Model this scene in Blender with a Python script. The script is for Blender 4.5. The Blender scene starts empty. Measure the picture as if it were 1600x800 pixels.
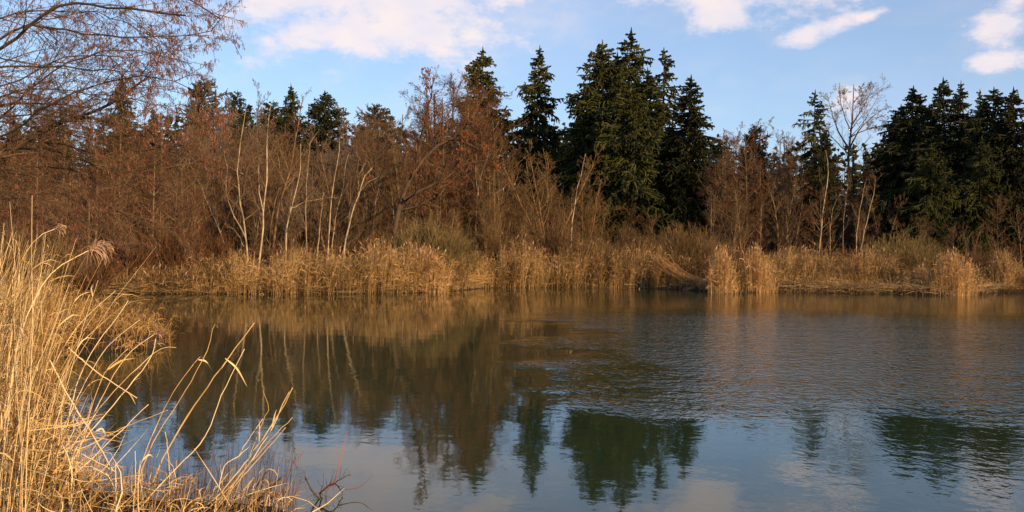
import bpy, math, random
import numpy as np
from mathutils import Matrix, Vector

R = math.radians
SC = bpy.context.scene
COL = SC.collection
rng = np.random.default_rng(7)

# ------------------------------------------------------------------ camera
F_PX, HOR, EYE, ROLL = 1500.0, 390.0, 2.2, R(1.0)
PITCH = math.atan((400.0 - HOR) / F_PX)
cr, sr = math.cos(ROLL), math.sin(ROLL)
fwd = np.array([0.0, math.cos(PITCH), -math.sin(PITCH)])
up0 = np.array([0.0, math.sin(PITCH), math.cos(PITCH)])
rt0 = np.array([1.0, 0.0, 0.0])
RT = cr * rt0 + sr * up0
UP = cr * up0 - sr * rt0
EYEP = np.array([0.0, 0.0, EYE])
cd = bpy.data.cameras.new("camera")
cam = bpy.data.objects.new("camera", cd)
COL.objects.link(cam)
cd.sensor_width = 36.0
cd.lens = 36.0 * F_PX / 1600.0
cd.clip_start, cd.clip_end = 0.1, 6000.0
M = Matrix(((RT[0], UP[0], -fwd[0], 0), (RT[1], UP[1], -fwd[1], 0), (RT[2], UP[2], -fwd[2], EYE), (0, 0, 0, 1)))
cam.matrix_world = M
SC.camera = cam

# ------------------------------------------------------------------ sky, sun, exposure
SUN_EL, SUN_BEAR = R(15.0), R(142.0)      # bearing clockwise from +Y (the view direction)
w = bpy.data.worlds.new("World")
SC.world = w
w.use_nodes = True
wn, wl = w.node_tree.nodes, w.node_tree.links
wn.clear()


def nd(nodes, t, **k):
    n = nodes.new(t)
    for a, b in k.items():
        setattr(n, a, b)
    return n


def math_n(nodes, links, op, a, b=None, clamp=False, c=None):
    n = nodes.new("ShaderNodeMath")
    n.operation = op
    n.use_clamp = clamp
    for i, v in enumerate((a, b, c)):
        if v is None:
            continue
        if isinstance(v, (int, float)):
            n.inputs[i].default_value = v
        else:
            links.new(v, n.inputs[i])
    return n.outputs[0]


wo = wn.new("ShaderNodeOutputWorld")
bg = wn.new("ShaderNodeBackground")
bg.inputs["Strength"].default_value = 0.15
sky = nd(wn, "ShaderNodeTexSky", sky_type="NISHITA", sun_disc=False, sun_elevation=SUN_EL,
         sun_rotation=SUN_BEAR, air_density=1.0, dust_density=0.6, ozone_density=3.5, altitude=400)
tc = wn.new("ShaderNodeTexCoord")
sp = wn.new("ShaderNodeSeparateXYZ")
wl.new(tc.outputs["Generated"], sp.inputs[0])
wm = lambda op, a, b=None, clamp=False, c=None: math_n(wn, wl, op, a, b, clamp, c)
az = wm("ARCTAN2", sp.outputs[0], sp.outputs[1])
el = wm("ARCSINE", sp.outputs[2])
nz = nd(wn, "ShaderNodeTexNoise", noise_dimensions="3D")
nz.inputs["Scale"].default_value = 12.0
nz.inputs["Detail"].default_value = 9.0
nz.inputs["Roughness"].default_value = 0.66
mp = wn.new("ShaderNodeMapping")
mp.inputs["Scale"].default_value = (1.0, 1.0, 1.7)
wl.new(tc.outputs["Generated"], mp.inputs[0])
wl.new(mp.outputs[0], nz.inputs["Vector"])
nzc = wm("SUBTRACT", nz.outputs[0], 0.5)
# cloud banks of the place: (azimuth px, elevation px, half width, half height, slope, weight)
CLOUDS = [(580, -10, 230, 100, 0.0, 1.5), (640, 22, 120, 72, 0.1, 1.6), (480, 78, 62, 18, 0.1, 0.95), (412, 74, 28, 16, 0, 0.95),
          (430, 10, 190, 80, 0.0, 0.8), (700, 5, 60, 45, 0.1, 1.2),
          (1190, -30, 210, 66, -0.05, 1.25), (1120, 28, 66, 36, -0.2, 1.15), (1310, 2, 80, 26, 0.0, 1.1), (1250, 72, 60, 20, -0.25, 1.0),
          (1300, 60, 50, 19, -0.25, 1.0), (1350, 48, 52, 12, -0.3, 0.9), (1550, 76, 66, 32, -0.1, 1.05), (1575, 48, 38, 30, -0.3, 1.1), (1545, 133, 60, 22, 0.0, 0.85),
          (1325, 170, 60, 45, 0.0, 0.75), (1620, 130, 60, 24, 0, 0.85),
          (640, -230, 260, 100, 0.1, 1.0), (1120, -240, 220, 90, 0.1, 1.0), (1500, -330, 300, 70, 0.0, 0.9), (100, -180, 300, 60, 0.1, 0.9)]
tot = None
for (cx, cy, hw, hh, slp, wt) in CLOUDS:
    a0, e0 = math.atan((cx - 800) / F_PX), math.atan((HOR + (cx - 800) * math.tan(ROLL) - cy) / F_PX)
    da = wm("SUBTRACT", az, a0)
    de = wm("SUBTRACT", el, e0)
    de = wm("MULTIPLY_ADD", da, slp, False, de)
    da = wm("MULTIPLY", da, F_PX / hw)
    de = wm("MULTIPLY", de, F_PX / hh)
    d = wm("ADD", wm("MULTIPLY", da, da), wm("MULTIPLY", de, de))
    d = wm("SQRT", d)
    v = wm("SUBTRACT", 1.0, d)
    v = wm("MULTIPLY", v, 1.0)
    v = wm("MAXIMUM", v, -1.5)
    v = wm("ADD", v, wt - 1.0)
    tot = v if tot is None else wm("MAXIMUM", tot, v)
dens = wm("MULTIPLY_ADD", nzc, 3.6, False, tot)
mr = nd(wn, "ShaderNodeMapRange", interpolation_type="SMOOTHSTEP")
wl.new(dens, mr.inputs[0])
mr.inputs[1].default_value, mr.inputs[2].default_value = -0.2, 0.95
mr.inputs[3].default_value, mr.inputs[4].default_value = 0.0, 0.85
veil = nd(wn, "ShaderNodeTexNoise", noise_dimensions="3D")
veil.inputs["Scale"].default_value = 3.5
veil.inputs["Detail"].default_value = 5.0
wl.new(mp.outputs[0], veil.inputs["Vector"])
vr = nd(wn, "ShaderNodeMapRange", interpolation_type="SMOOTHSTEP")
wl.new(veil.outputs[0], vr.inputs[0])
vr.inputs[1].default_value, vr.inputs[2].default_value = 0.42, 0.75
vr.inputs[3].default_value, vr.inputs[4].default_value = 0.26, 0.5
fac = wm("MAXIMUM", mr.outputs[0], vr.outputs[0])
mix = nd(wn, "ShaderNodeMix", data_type="RGBA")
wl.new(fac, mix.inputs["Factor"])
wl.new(sky.outputs[0], mix.inputs[6])
crmp = wn.new("ShaderNodeValToRGB")
crmp.color_ramp.elements[0].color = (3.9, 4.3, 5.7, 1)
crmp.color_ramp.elements[1].color = (6.3, 5.3, 5.0, 1)
nz2 = nd(wn, "ShaderNodeTexNoise", noise_dimensions="3D")
nz2.inputs["Scale"].default_value = 22.0
nz2.inputs["Detail"].default_value = 6.0
wl.new(mp.outputs[0], nz2.inputs["Vector"])
shade = wm("MULTIPLY_ADD", wm("SUBTRACT", nz2.outputs[0], 0.5), 1.5, False, wm("MULTIPLY", mr.outputs[0], 0.95))
wl.new(shade, crmp.inputs[0])
wl.new(crmp.outputs[0], mix.inputs[7])
wl.new(mix.outputs[2], bg.inputs["Color"])
wl.new(bg.outputs[0], wo.inputs["Surface"])

sd = bpy.data.lights.new("sun", "SUN")
sd.energy, sd.angle, sd.color = 5.0, R(0.6), (1.0, 0.66, 0.32)
sun = bpy.data.objects.new("sun", sd)
COL.objects.link(sun)
sdir = Vector((math.sin(SUN_BEAR) * math.cos(SUN_EL), math.cos(SUN_BEAR) * math.cos(SUN_EL), math.sin(SUN_EL)))
sun.rotation_euler = sdir.to_track_quat("Z", "Y").to_euler()
vs = SC.view_settings
vs.view_transform, vs.look, vs.gamma, vs.exposure = "Standard", "None", 1.0, 0.2
vs.use_curve_mapping = False
SC.cycles.max_bounces = 5
SC.cycles.diffuse_bounces = 2
SC.cycles.glossy_bounces = 3


# ------------------------------------------------------------------ pixel -> place
def P(px, py, D):
    """World point at depth D (world Y) seen at photo pixel (px, py)."""
    d = fwd * F_PX + RT * (px - 800.0) + UP * (400.0 - py)
    return EYEP + d * (D / d[1])


def W0(px, py, z=0.0):
    d = fwd * F_PX + RT * (px - 800.0) + UP * (400.0 - py)
    return EYEP + d * ((z - EYE) / d[2])


FAR_PX = [(100, 470), (140, 461), (200, 459), (300, 459), (420, 460), (560, 459), (690, 457), (760, 450), (860, 449), (960, 450),
          (1050, 452), (1100, 455), (1130, 459), (1210, 456), (1260, 457), (1340, 459), (1400, 459), (1470, 462),
          (1520, 461), (1560, 457), (1600, 458), (1750, 462)]
SPIT_PX = [(560, 860), (470, 815), (400, 812), (300, 808), (215, 796), (140, 765), (90, 690), (70, 620), (60, 570), (110, 552), (180, 549), (262, 541),
           (257, 530), (180, 516), (125, 500), (85, 487), (92, 476)]
far_w = [W0(*p)[:2] for p in FAR_PX]
LAKE = [np.array(p) for p in ([(2.4, 2.2), (0.6, 4.6)] + [tuple(W0(*p)[:2]) for p in SPIT_PX] + [tuple(p) for p in far_w] +
                              [(62, 48), (75, 25), (70, -25), (30, -34), (12, -14), (5.5, -3)])]
LAKE = np.array(LAKE)


def lake_sd(x, y):
    """Signed distance to the shore: positive on land."""
    x = np.asarray(x, float)
    y = np.asarray(y, float)
    n = len(LAKE)
    best = np.full(x.shape, 1e9)
    ins = np.zeros(x.shape, bool)
    for i in range(n):
        a, b = LAKE[i], LAKE[(i + 1) % n]
        ab = b - a
        t = np.clip(((x - a[0]) * ab[0] + (y - a[1]) * ab[1]) / (ab @ ab), 0, 1)
        d = np.hypot(x - a[0] - t * ab[0], y - a[1] - t * ab[1])
        best = np.minimum(best, d)
        cond = (a[1] > y) != (b[1] > y)
        with np.errstate(divide="ignore", invalid="ignore"):
            xi = a[0] + (y - a[1]) * (b[0] - a[0]) / (b[1] - a[1] if b[1] != a[1] else 1e-9)
        ins ^= cond & (x < xi)
    return np.where(ins, -best, best)


def sm(t):
    t = np.clip(t, 0, 1)
    return t * t * (3 - 2 * t)


def gz(x, y):
    x = np.asarray(x, float)
    y = np.asarray(y, float)
    d = lake_sd(x, y)
    n = 0.05 * np.sin(x * 1.7 + 1.3 * np.sin(y * 0.9)) * np.cos(y * 1.3 + x * 0.4) + 0.03 * np.sin(x * 4.1 + y * 3.3) + 0.02 * np.sin(x * 7.3 - y * 6.1)
    land = 0.02 + 0.20 * sm(d / 0.35) + 0.25 * sm(d / 5.0) + 0.5 * sm(d / 30.0) + n * sm(d / 1.0)
    lake = -0.02 + d * 0.35
    lake = np.maximum(lake, -2.5)
    return np.where(d > 0, land, lake)


# ------------------------------------------------------------------ materials
def mat(name, c1, c2, scale=4.0, rough=0.8, var=0.35, spec=0.2, bump=0.0, translucent=0.0, detail=4.0, stretch=(1, 1, 1), hi=None):
    m = bpy.data.materials.new(name)
    m.use_nodes = True
    n, l = m.node_tree.nodes, m.node_tree.links
    b = n["Principled BSDF"]
    t = n.new("ShaderNodeTexCoord")
    mpn = n.new("ShaderNodeMapping")
    mpn.inputs["Scale"].default_value = stretch
    l.new(t.outputs["Object"], mpn.inputs[0])
    z = n.new("ShaderNodeTexNoise")
    z.inputs["Scale"].default_value = scale
    z.inputs["Detail"].default_value = detail
    l.new(mpn.outputs[0], z.inputs["Vector"])
    at = n.new("ShaderNodeAttribute")
    at.attribute_name = "var"
    f = math_n(n, l, "SUBTRACT", z.outputs[0], 0.5)
    f = math_n(n, l, "MULTIPLY_ADD", f, 2.2, False, 0.5)
    g = math_n(n, l, "SUBTRACT", at.outputs["Fac"], 0.5)
    f = math_n(n, l, "MULTIPLY_ADD", g, var * 2.6, True, f)
    r = n.new("ShaderNodeValToRGB")
    r.color_ramp.elements[0].position = 0.1
    r.color_ramp.elements[1].position = 0.9
    r.color_ramp.elements[0].color = (*c1, 1)
    r.color_ramp.elements[1].color = (*c2, 1)
    if hi:
        e = r.color_ramp.elements.new(0.97)
        e.color = (*hi, 1)
        r.color_ramp.elements[1].position = 0.8
    l.new(f, r.inputs[0])
    l.new(r.outputs[0], b.inputs["Base Color"])
    b.inputs["Roughness"].default_value = rough
    b.inputs["Specular IOR Level"].default_value = spec
    if bump:
        bn = n.new("ShaderNodeBump")
        bn.inputs["Strength"].default_value = bump
        bn.inputs["Distance"].default_value = 0.02
        l.new(z.outputs[0], bn.inputs["Height"])
        l.new(bn.outputs[0], b.inputs["Normal"])
    return m


MT = {
    "soil": mat("soil", (0.018, 0.013, 0.009), (0.075, 0.052, 0.03), 1.2, 0.95, 0.0, 0.1, 0.6, detail=10),
    "bark_dark": mat("bark_dark", (0.035, 0.023, 0.015), (0.10, 0.065, 0.038), 3, 0.9, 0.2, bump=0.5),
    "bark_brown": mat("bark_brown", (0.07, 0.043, 0.024), (0.18, 0.115, 0.06), 3, 0.9, 0.2, bump=0.5),
    "bark_tan": mat("bark_tan", (0.085, 0.055, 0.03), (0.27, 0.18, 0.098), 3, 0.85, 0.4, bump=0.3),
    "bark_pale": mat("bark_pale", (0.17, 0.12, 0.07), (0.54, 0.42, 0.27), 5.0, 0.75, 0.2, bump=0.3, stretch=(1, 1, 0.45)),
    "bark_rust": mat("bark_rust", (0.12, 0.065, 0.033), (0.30, 0.17, 0.085), 5.0, 0.8, 0.2, bump=0.3, stretch=(1, 1, 0.5)),
    "twig_brown": mat("twig_brown", (0.05, 0.028, 0.014), (0.22, 0.125, 0.054), 0.5, 0.8, 0.55),
    "twig_red": mat("twig_red", (0.05, 0.024, 0.012), (0.20, 0.09, 0.038), 0.5, 0.8, 0.55),
    "twig_gold": mat("twig_gold", (0.075, 0.045, 0.018), (0.25, 0.16, 0.066), 0.5, 0.8, 0.45),
    "twig_grey": mat("twig_grey", (0.14, 0.10, 0.075), (0.33, 0.25, 0.18), 0.5, 0.8, 0.4),
    "twig_olive": mat("twig_olive", (0.10, 0.07, 0.025), (0.30, 0.215, 0.085), 0.7, 0.8, 0.5),
    "catkin": mat("catkin", (0.13, 0.045, 0.02), (0.30, 0.115, 0.045), 1.0, 0.85, 0.45),
    "catkin_near": mat("catkin_near", (0.11, 0.042, 0.026), (0.29, 0.125, 0.075), 1.0, 0.85, 0.5),
    "needles": mat("needles", (0.010, 0.014, 0.004), (0.070, 0.074, 0.016), 0.35, 0.75, 0.4),
    "needles_dark": mat("needles_dark", (0.009, 0.012, 0.004), (0.040, 0.043, 0.012), 0.35, 0.75, 0.35),
    "needles_brown": mat("needles_brown", (0.03, 0.028, 0.012), (0.11, 0.075, 0.03), 0.35, 0.75, 0.35),
    "reed": mat("reed", (0.15, 0.075, 0.022), (0.68, 0.44, 0.165), 1.6, 0.6, 0.6, hi=(0.80, 0.60, 0.32)),
    "reed_far": mat("reed_far", (0.09, 0.048, 0.017), (0.50, 0.315, 0.13), 0.3, 0.8, 0.65),  # partial shadow over the far belt worked into the colour, darker than reed_bright
    "reed_bright": mat("reed_bright", (0.24, 0.125, 0.045), (0.62, 0.38, 0.16), 0.35, 0.8, 0.45),
    "plume": mat("plume", (0.26, 0.15, 0.09), (0.50, 0.33, 0.21), 1.0, 0.9, 0.4),
    "litter": mat("litter", (0.10, 0.065, 0.035), (0.40, 0.27, 0.13), 0.8, 0.9, 0.5),
    "red_twig": mat("red_twig", (0.22, 0.04, 0.025), (0.45, 0.09, 0.05), 3.0, 0.6, 0.3),
    "sedge": mat("sedge", (0.14, 0.075, 0.022), (0.58, 0.36, 0.13), 0.9, 0.8, 0.6),
}


# ------------------------------------------------------------------ mesh helpers (numpy)
class Geo:
    def __init__(s):
        s.V, s.F, s.A, s.n = [], [], [], 0

    def add(s, V, F, A):
        s.V.append(V.reshape(-1, 3))
        s.F.append(F + s.n)
        s.A.append(A)
        s.n += len(s.V[-1])

    def build(s, name, m, parent=None, smooth=True, me_only=False):
        V = np.concatenate(s.V).astype(np.float32)
        Fq = np.concatenate(s.F).astype(np.int32)
        A = np.concatenate(s.A).astype(np.float32)
        me = bpy.data.meshes.new(name)
        me.vertices.add(len(V))
        me.vertices.foreach_set("co", V.ravel())
        me.loops.add(Fq.size)
        me.loops.foreach_set("vertex_index", Fq.ravel())
        me.polygons.add(len(Fq))
        me.polygons.foreach_set("loop_start", np.arange(0, Fq.size, 4, dtype=np.int32))
        me.polygons.foreach_set("loop_total", np.full(len(Fq), 4, dtype=np.int32))
        me.polygons.foreach_set("use_smooth", np.full(len(Fq), smooth, dtype=bool))
        at = me.attributes.new("var", "FLOAT", "POINT")
        at.data.foreach_set("value", A)
        me.materials.append(m)
        me.update()
        o = bpy.data.objects.new(name, me)
        COL.objects.link(o)
        if parent:
            o.parent = parent
        return o


def nrm(v):
    return v / np.maximum(np.linalg.norm(v, axis=-1, keepdims=True), 1e-9)


def tubes(g, Pts, Rad, sides=3, var=None, cap=False):
    """Pts (N,K,3), Rad (N,K): N tapered tubes; sides=2 gives ribbons."""
    Pts = np.asarray(Pts, float)
    Rad = np.asarray(Rad, float)
    N, K, _ = Pts.shape
    if N == 0:
        return
    T = np.empty_like(Pts)
    T[:, 1:-1] = Pts[:, 2:] - Pts[:, :-2]
    T[:, 0] = Pts[:, 1] - Pts[:, 0]
    T[:, -1] = Pts[:, -1] - Pts[:, -2]
    T = nrm(T)
    ref = nrm(rng.normal(size=(N, 1, 3)))
    dt = np.abs((ref * T[:, :1]).sum(-1, keepdims=True))
    ref = np.where(dt > 0.9, np.roll(ref, 1, axis=-1) * np.array([1, -1, 1]), ref)
    ref = np.broadcast_to(ref, Pts.shape)
    U = nrm(np.cross(T, ref))
    Wv = np.cross(T, U)
    if var is None:
        var = rng.random(N)
    if sides == 2:
        V = np.stack([Pts - U * Rad[..., None], Pts + U * Rad[..., None]], axis=2)
        base = (np.arange(N)[:, None] * K + np.arange(K - 1)[None]) * 2
        F = np.stack([base, base + 1, base + 3, base + 2], axis=-1).reshape(-1, 4)
        g.add(V, F, np.repeat(var, K * 2))
        return
    an = np.arange(sides) / sides * 2 * np.pi
    V = Pts[:, :, None] + (U[:, :, None] * np.cos(an)[None, None, :, None] + Wv[:, :, None] * np.sin(an)[None, None, :, None]) * Rad[:, :, None, None]
    j = np.arange(sides)
    j2 = (j + 1) % sides
    b = (np.arange(N)[:, None] * K + np.arange(K - 1)[None])[..., None] * sides
    F = np.stack([b + j, b + j2, b + sides + j2, b + sides + j], axis=-1).reshape(-1, 4)
    g.add(V, F, np.repeat(var, K * sides))


def resample(poly, K):
    poly = np.asarray(poly, float)
    # Catmull-Rom smoothing then even resampling
    if len(poly) > 2:
        q = np.vstack([2 * poly[0] - poly[1], poly, 2 * poly[-1] - poly[-2]])
        out = []
        for i in range(1, len(q) - 2):
            for t in np.linspace(0, 1, 7)[:-1]:
                p0, p1, p2, p3 = q[i - 1], q[i], q[i + 1], q[i + 2]
                out.append(0.5 * (2 * p1 + (p2 - p0) * t + (2 * p0 - 5 * p1 + 4 * p2 - p3) * t * t + (3 * p1 - p0 - 3 * p2 + p3) * t ** 3))
        out.append(q[-2])
        poly = np.array(out)
    s = np.r_[0, np.cumsum(np.linalg.norm(np.diff(poly, axis=0), axis=1))]
    t = np.linspace(0, s[-1], K)
    return np.stack([np.interp(t, s, poly[:, i]) for i in range(3)], 1)


def spawn(PP, RR, n, t0, t1, ang, frac, K, wob, up, rfrac=0.6, rmin=0.004, taper=0.85, tpow=0.6, absl=None, gravity=None):
    """n children on each parent polyline; returns (N*n,K,3),(N*n,K)."""
    N, KP, _ = PP.shape
    idx = np.repeat(np.arange(N), n)
    m = len(idx)
    t = t0 + (t1 - t0) * rng.random(m) ** 0.9
    f = t * (KP - 1)
    i = np.clip(f.astype(int), 0, KP - 2)
    u = (f - i)[:, None]
    pos = PP[idx, i] * (1 - u) + PP[idx, i + 1] * u
    tan = nrm(PP[idx, i + 1] - PP[idx, i])
    r0 = (RR[idx, i] * (1 - u[:, 0]) + RR[idx, i + 1] * u[:, 0]) * rfrac
    r0 = np.maximum(r0, rmin)
    plen = np.linalg.norm(np.diff(PP, axis=1), axis=2).sum(1)[idx]
    L = (plen * frac if absl is None else absl) * (1.0 - tpow * (t - t0) / max(t1 - t0, 1e-6)) * rng.uniform(0.6, 1.25, m)
    perp = nrm(np.cross(tan, rng.normal(size=(m, 3))))
    a = np.radians(ang) * rng.uniform(0.7, 1.3, m)[:, None]
    d = nrm(np.cos(a) * tan + np.sin(a) * perp)
    pts = np.empty((m, K, 3))
    pts[:, 0] = pos
    st = (L / (K - 1))[:, None]
    for k in range(1, K):
        d = nrm(d + rng.normal(size=(m, 3)) * wob + np.array([0, 0, up]))
        pts[:, k] = pts[:, k - 1] + d * st
    rad = r0[:, None] * (1 - taper * np.linspace(0, 1, K))[None]
    rad = np.maximum(rad, rmin * 0.6)
    return pts, rad


def tag(o, label=None, cat=None, group=None, kind=None):
    if label:
        o["label"] = label
    if cat:
        o["category"] = cat
    if group:
        o["group"] = group
    if kind:
        o["kind"] = kind
    return o


def empty(name, loc, rz=0.0, sc=1.0):
    o = bpy.data.objects.new(name, None)
    COL.objects.link(o)
    o.location = [float(v) for v in loc]
    o.rotation_euler = (0, 0, rz)
    o.scale = (sc, sc, sc) if not hasattr(sc, "__len__") else sc
    o.empty_display_size = 0.3
    return o


def copy_tree(root, loc, rz, sc):
    r = root.copy()
    COL.objects.link(r)
    r.location = [float(v) for v in loc]
    r.rotation_euler = (0, 0, rz)
    r.scale = (sc, sc, sc) if not hasattr(sc, "__len__") else sc
    for ch in KIDS[root.name]:
        c = ch.copy()
        COL.objects.link(c)
        c.parent = r
    return r


KIDS = {}

# ------------------------------------------------------------------ ground, water
xs = np.unique(np.concatenate([np.arange(-32, 64, 0.4), np.arange(-12, 6, 0.15), -32 - np.geomspace(1, 2000, 26), 64 + np.geomspace(1, 2000, 24)]))
ys = np.unique(np.concatenate([np.arange(-4, 80, 0.4), np.arange(2, 26, 0.15), np.arange(80, 160, 4), -4 - np.geomspace(1, 2000, 24), 160 + np.geomspace(2, 3000, 22)]))
gx, gy = np.meshgrid(xs, ys)
Z = gz(gx, gy)
far = np.hypot(gx, gy)
Z = np.where(far > 160, Z + 1.5 * sm((far - 160) / 600), Z)
g = Geo()
ny, nx = gx.shape
b = (np.arange(ny - 1)[:, None] * nx + np.arange(nx - 1)[None]).ravel()
g.add(np.stack([gx, gy, Z], -1), np.stack([b, b + 1, b + nx + 1, b + nx], -1), np.full(nx * ny, 0.5))
tag(g.build("ground", MT["soil"]), kind="structure")

wm_ = bpy.data.materials.new("water")
wm_.use_nodes = True
n, l = wm_.node_tree.nodes, wm_.node_tree.links
pb = n["Principled BSDF"]
pb.inputs["Base Color"].default_value = (0.024, 0.040, 0.016, 1)
pb.inputs["IOR"].default_value = 1.333
pb.inputs["Roughness"].default_value = 0.03
pb.inputs["Specular Tint"].default_value = (0.86, 1.0, 0.86, 1)
t = n.new("ShaderNodeTexCoord")
mm = lambda op, a, b=None, clamp=False, c=None: math_n(n, l, op, a, b, clamp, c)


def noise(scale, stretch, detail, rot=0.0, dist=0.0):
    mpn = n.new("ShaderNodeMapping")
    mpn.inputs["Scale"].default_value = stretch
    mpn.inputs["Rotation"].default_value = (0, 0, rot)
    l.new(t.outputs["Object"], mpn.inputs[0])
    z = n.new("ShaderNodeTexNoise")
    z.inputs["Scale"].default_value = scale
    z.inputs["Detail"].default_value = detail
    z.inputs["Distortion"].default_value = dist
    l.new(mpn.outputs[0], z.inputs["Vector"])
    return z.outputs[0]


sx = n.new("ShaderNodeSeparateXYZ")
l.new(t.outputs["Object"], sx.inputs[0])
big = mm("SUBTRACT", noise(0.16, (1, 1.3, 1), 3), 0.5)
big2 = mm("SUBTRACT", noise(0.6, (1, 0.7, 1), 3), 0.5)
wob_ = mm("MULTIPLY_ADD", big, 9.0, False, mm("MULTIPLY", big2, 2.5))


def sstep(v, a, b_):
    r = nd(n, "ShaderNodeMapRange", interpolation_type="SMOOTHSTEP")
    l.new(v, r.inputs[0])
    r.inputs[1].default_value, r.inputs[2].default_value = a, b_
    return r.outputs[0]


# the breeze reaches the open water on the right: a gust patch with a ragged near and left edge
X, Y = sx.outputs[0], sx.outputs[1]
left = sstep(mm("ADD", mm("SUBTRACT", X, mm("MULTIPLY", Y, 0.03)), wob_), -0.4, 2.6)
near = sstep(mm("ADD", Y, mm("MULTIPLY", wob_, 0.7)), 12.0, 15.5)
farm = mm("SUBTRACT", 1.0, sstep(mm("ADD", Y, mm("MULTIPLY", wob_, 0.6)), 31.0, 40.0))
gust = mm("MULTIPLY", mm("MULTIPLY", left, near), farm)
gust = mm("MULTIPLY", gust, mm("MULTIPLY_ADD", noise(0.45, (0.5, 1.6, 1), 3), 1.5, False, 0.2))
rightm = sstep(mm("ADD", X, wob_), 1.0, 5.0)
amp = mm("MULTIPLY_ADD", gust, 0.042, False, mm("MULTIPLY_ADD", rightm, 0.0035, False, 0.0009))
rip = mm("ADD", noise(5.0, (1.0, 0.8, 1), 2, 0.15, 0.4), mm("MULTIPLY", noise(12.0, (1.0, 0.7, 1), 2, -0.1, 0.2), 0.4))
hgt = mm("MULTIPLY", rip, amp)
swell = mm("MULTIPLY", noise(0.8, (0.6, 1.6, 1), 2), 0.003)
hgt = mm("ADD", hgt, swell)
bp = n.new("ShaderNodeBump")
bp.inputs["Strength"].default_value = 1.0
bp.inputs["Distance"].default_value = 1.0
l.new(hgt, bp.inputs["Height"])
l.new(bp.outputs[0], pb.inputs["Normal"])
g = Geo()
g.add(np.array([[-60, -60, 0], [140, -60, 0], [140, 90, 0], [-60, 90, 0]], float), np.array([[0, 1, 2, 3]]), np.full(4, 0.5))
tag(g.build("water", wm_, smooth=False), kind="structure")


# ------------------------------------------------------------------ bare trees
def tubeset(g, lst, sides, K=None):
    for p, r in lst:
        tubes(g, p, r, sides)


def bare_crown(stemP, stemR, prm):
    """From stems (N,K,3) grow limbs, branches, twigs. Returns lists per level."""
    L1 = spawn(stemP, stemR, prm.get("n1", 16), prm.get("t0", 0.25), 0.97, prm.get("a1", 48), prm.get("f1", 0.42), 6, prm.get("wob", 0.16), prm.get("up", 0.10), 0.5, 0.012, tpow=prm.get("tp", 0.55))
    L2 = spawn(L1[0], L1[1], prm.get("n2", 7), 0.2, 1.0, 42, 0.46, 5, 0.20, prm.get("up", 0.10) * 0.8, 0.6, 0.009)
    L3 = spawn(L2[0], L2[1], prm.get("n3", 7), 0.15, 1.0, 40, 0.5, 4, 0.22, prm.get("up3", 0.08), 0.65, prm.get("rm", 0.0065))
    L4 = spawn(L3[0], L3[1], prm.get("n4", 5), 0.1, 1.0, 38, 0.6, 3, 0.2, prm.get("up3", 0.08), 0.7, prm.get("rm", 0.0065) * 0.8)
    return L1, L2, L3, L4


def make_bare(name, stems, radii, prm, tw, bk, catkin=0, ck=None, loc=(0, 0, 0), catlen=0.09, catr=0.010):
    """stems: list of local polylines; makes one thing: trunk, crown (+catkins)."""
    root = empty(name, loc)
    SP = np.array([resample(s, 12) for s in stems])
    SR = np.array([np.linspace(r, r * prm.get("tipr", 0.22), 12) for r in radii])
    SP[:, 1:-1] += rng.normal(size=SP[:, 1:-1].shape) * 0.02
    g = Geo()
    SR2 = SR.copy()
    SR2[:, 0] *= 1.35
    tubes(g, SP, SR2, 7)
    tr = g.build("trunk", MT[bk], root)
    L1, L2, L3, L4 = bare_crown(SP, SR, prm)
    g = Geo()
    tubes(g, *L1, 4)
    tubes(g, *L2, 3)
    lb = g.build("limbs", MT[prm.get("limb", bk)], root)
    g = Geo()
    tubes(g, *L3, 3)
    tubes(g, *L4, 3)
    cr_ = g.build("crown", MT[tw], root)
    kids = [tr, lb, cr_]
    if catkin:
        E = np.concatenate([L4[0][:, -1], L4[0][:, 1], L3[0][:, -1]])
        E = E[rng.random(len(E)) < catkin]
        m = len(E)
        ln = rng.uniform(0.6, 1.3, m) * catlen
        sw = rng.normal(size=(m, 2)) * 0.15
        pts = np.stack([E + np.stack([sw[:, 0] * ln * q, sw[:, 1] * ln * q, -ln * q], 1) for q in (0, 0.35, 0.75, 1.0)], 1)
        rad = np.ones((m, 1)) * np.array([0.35, 1.0, 0.9, 0.2])[None] * catr
        g = Geo()
        tubes(g, pts, rad, 4)
        c = g.build("catkins", MT[ck or "catkin"], root)
        tag(c, kind="stuff")
        kids.append(c)
    KIDS[root.name] = kids
    return root


def stem_rand(h, lean, n, spread, base=0.0):
    out = []
    for i in range(n):
        a = rng.random() * 6.283
        s = spread * rng.uniform(0.4, 1.0) if n > 1 else spread * 0.3
        k = 6
        p = np.zeros((k, 3))
        z = np.linspace(0, 1, k)
        p[:, 2] = z * h * (rng.uniform(0.8, 1.0) if n > 1 else 1.0)
        p[:, 0] = math.cos(a) * s * z ** 1.2 + lean * z + np.cumsum(rng.normal(size=k)) * h * 0.006
        p[:, 1] = math.sin(a) * s * z ** 1.2 + np.cumsum(rng.normal(size=k)) * h * 0.006
        p[:, :2] += np.array([math.cos(a), math.sin(a)]) * base
        p[:, :2] -= p[0, :2] * 0.6
        out.append(p)
    return out


H0 = 12.0      # every prototype is 12 m tall
protos = {}


def proto(key, name, *a, **k):
    protos[key] = [make_bare(name, *a, **k), False]


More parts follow.
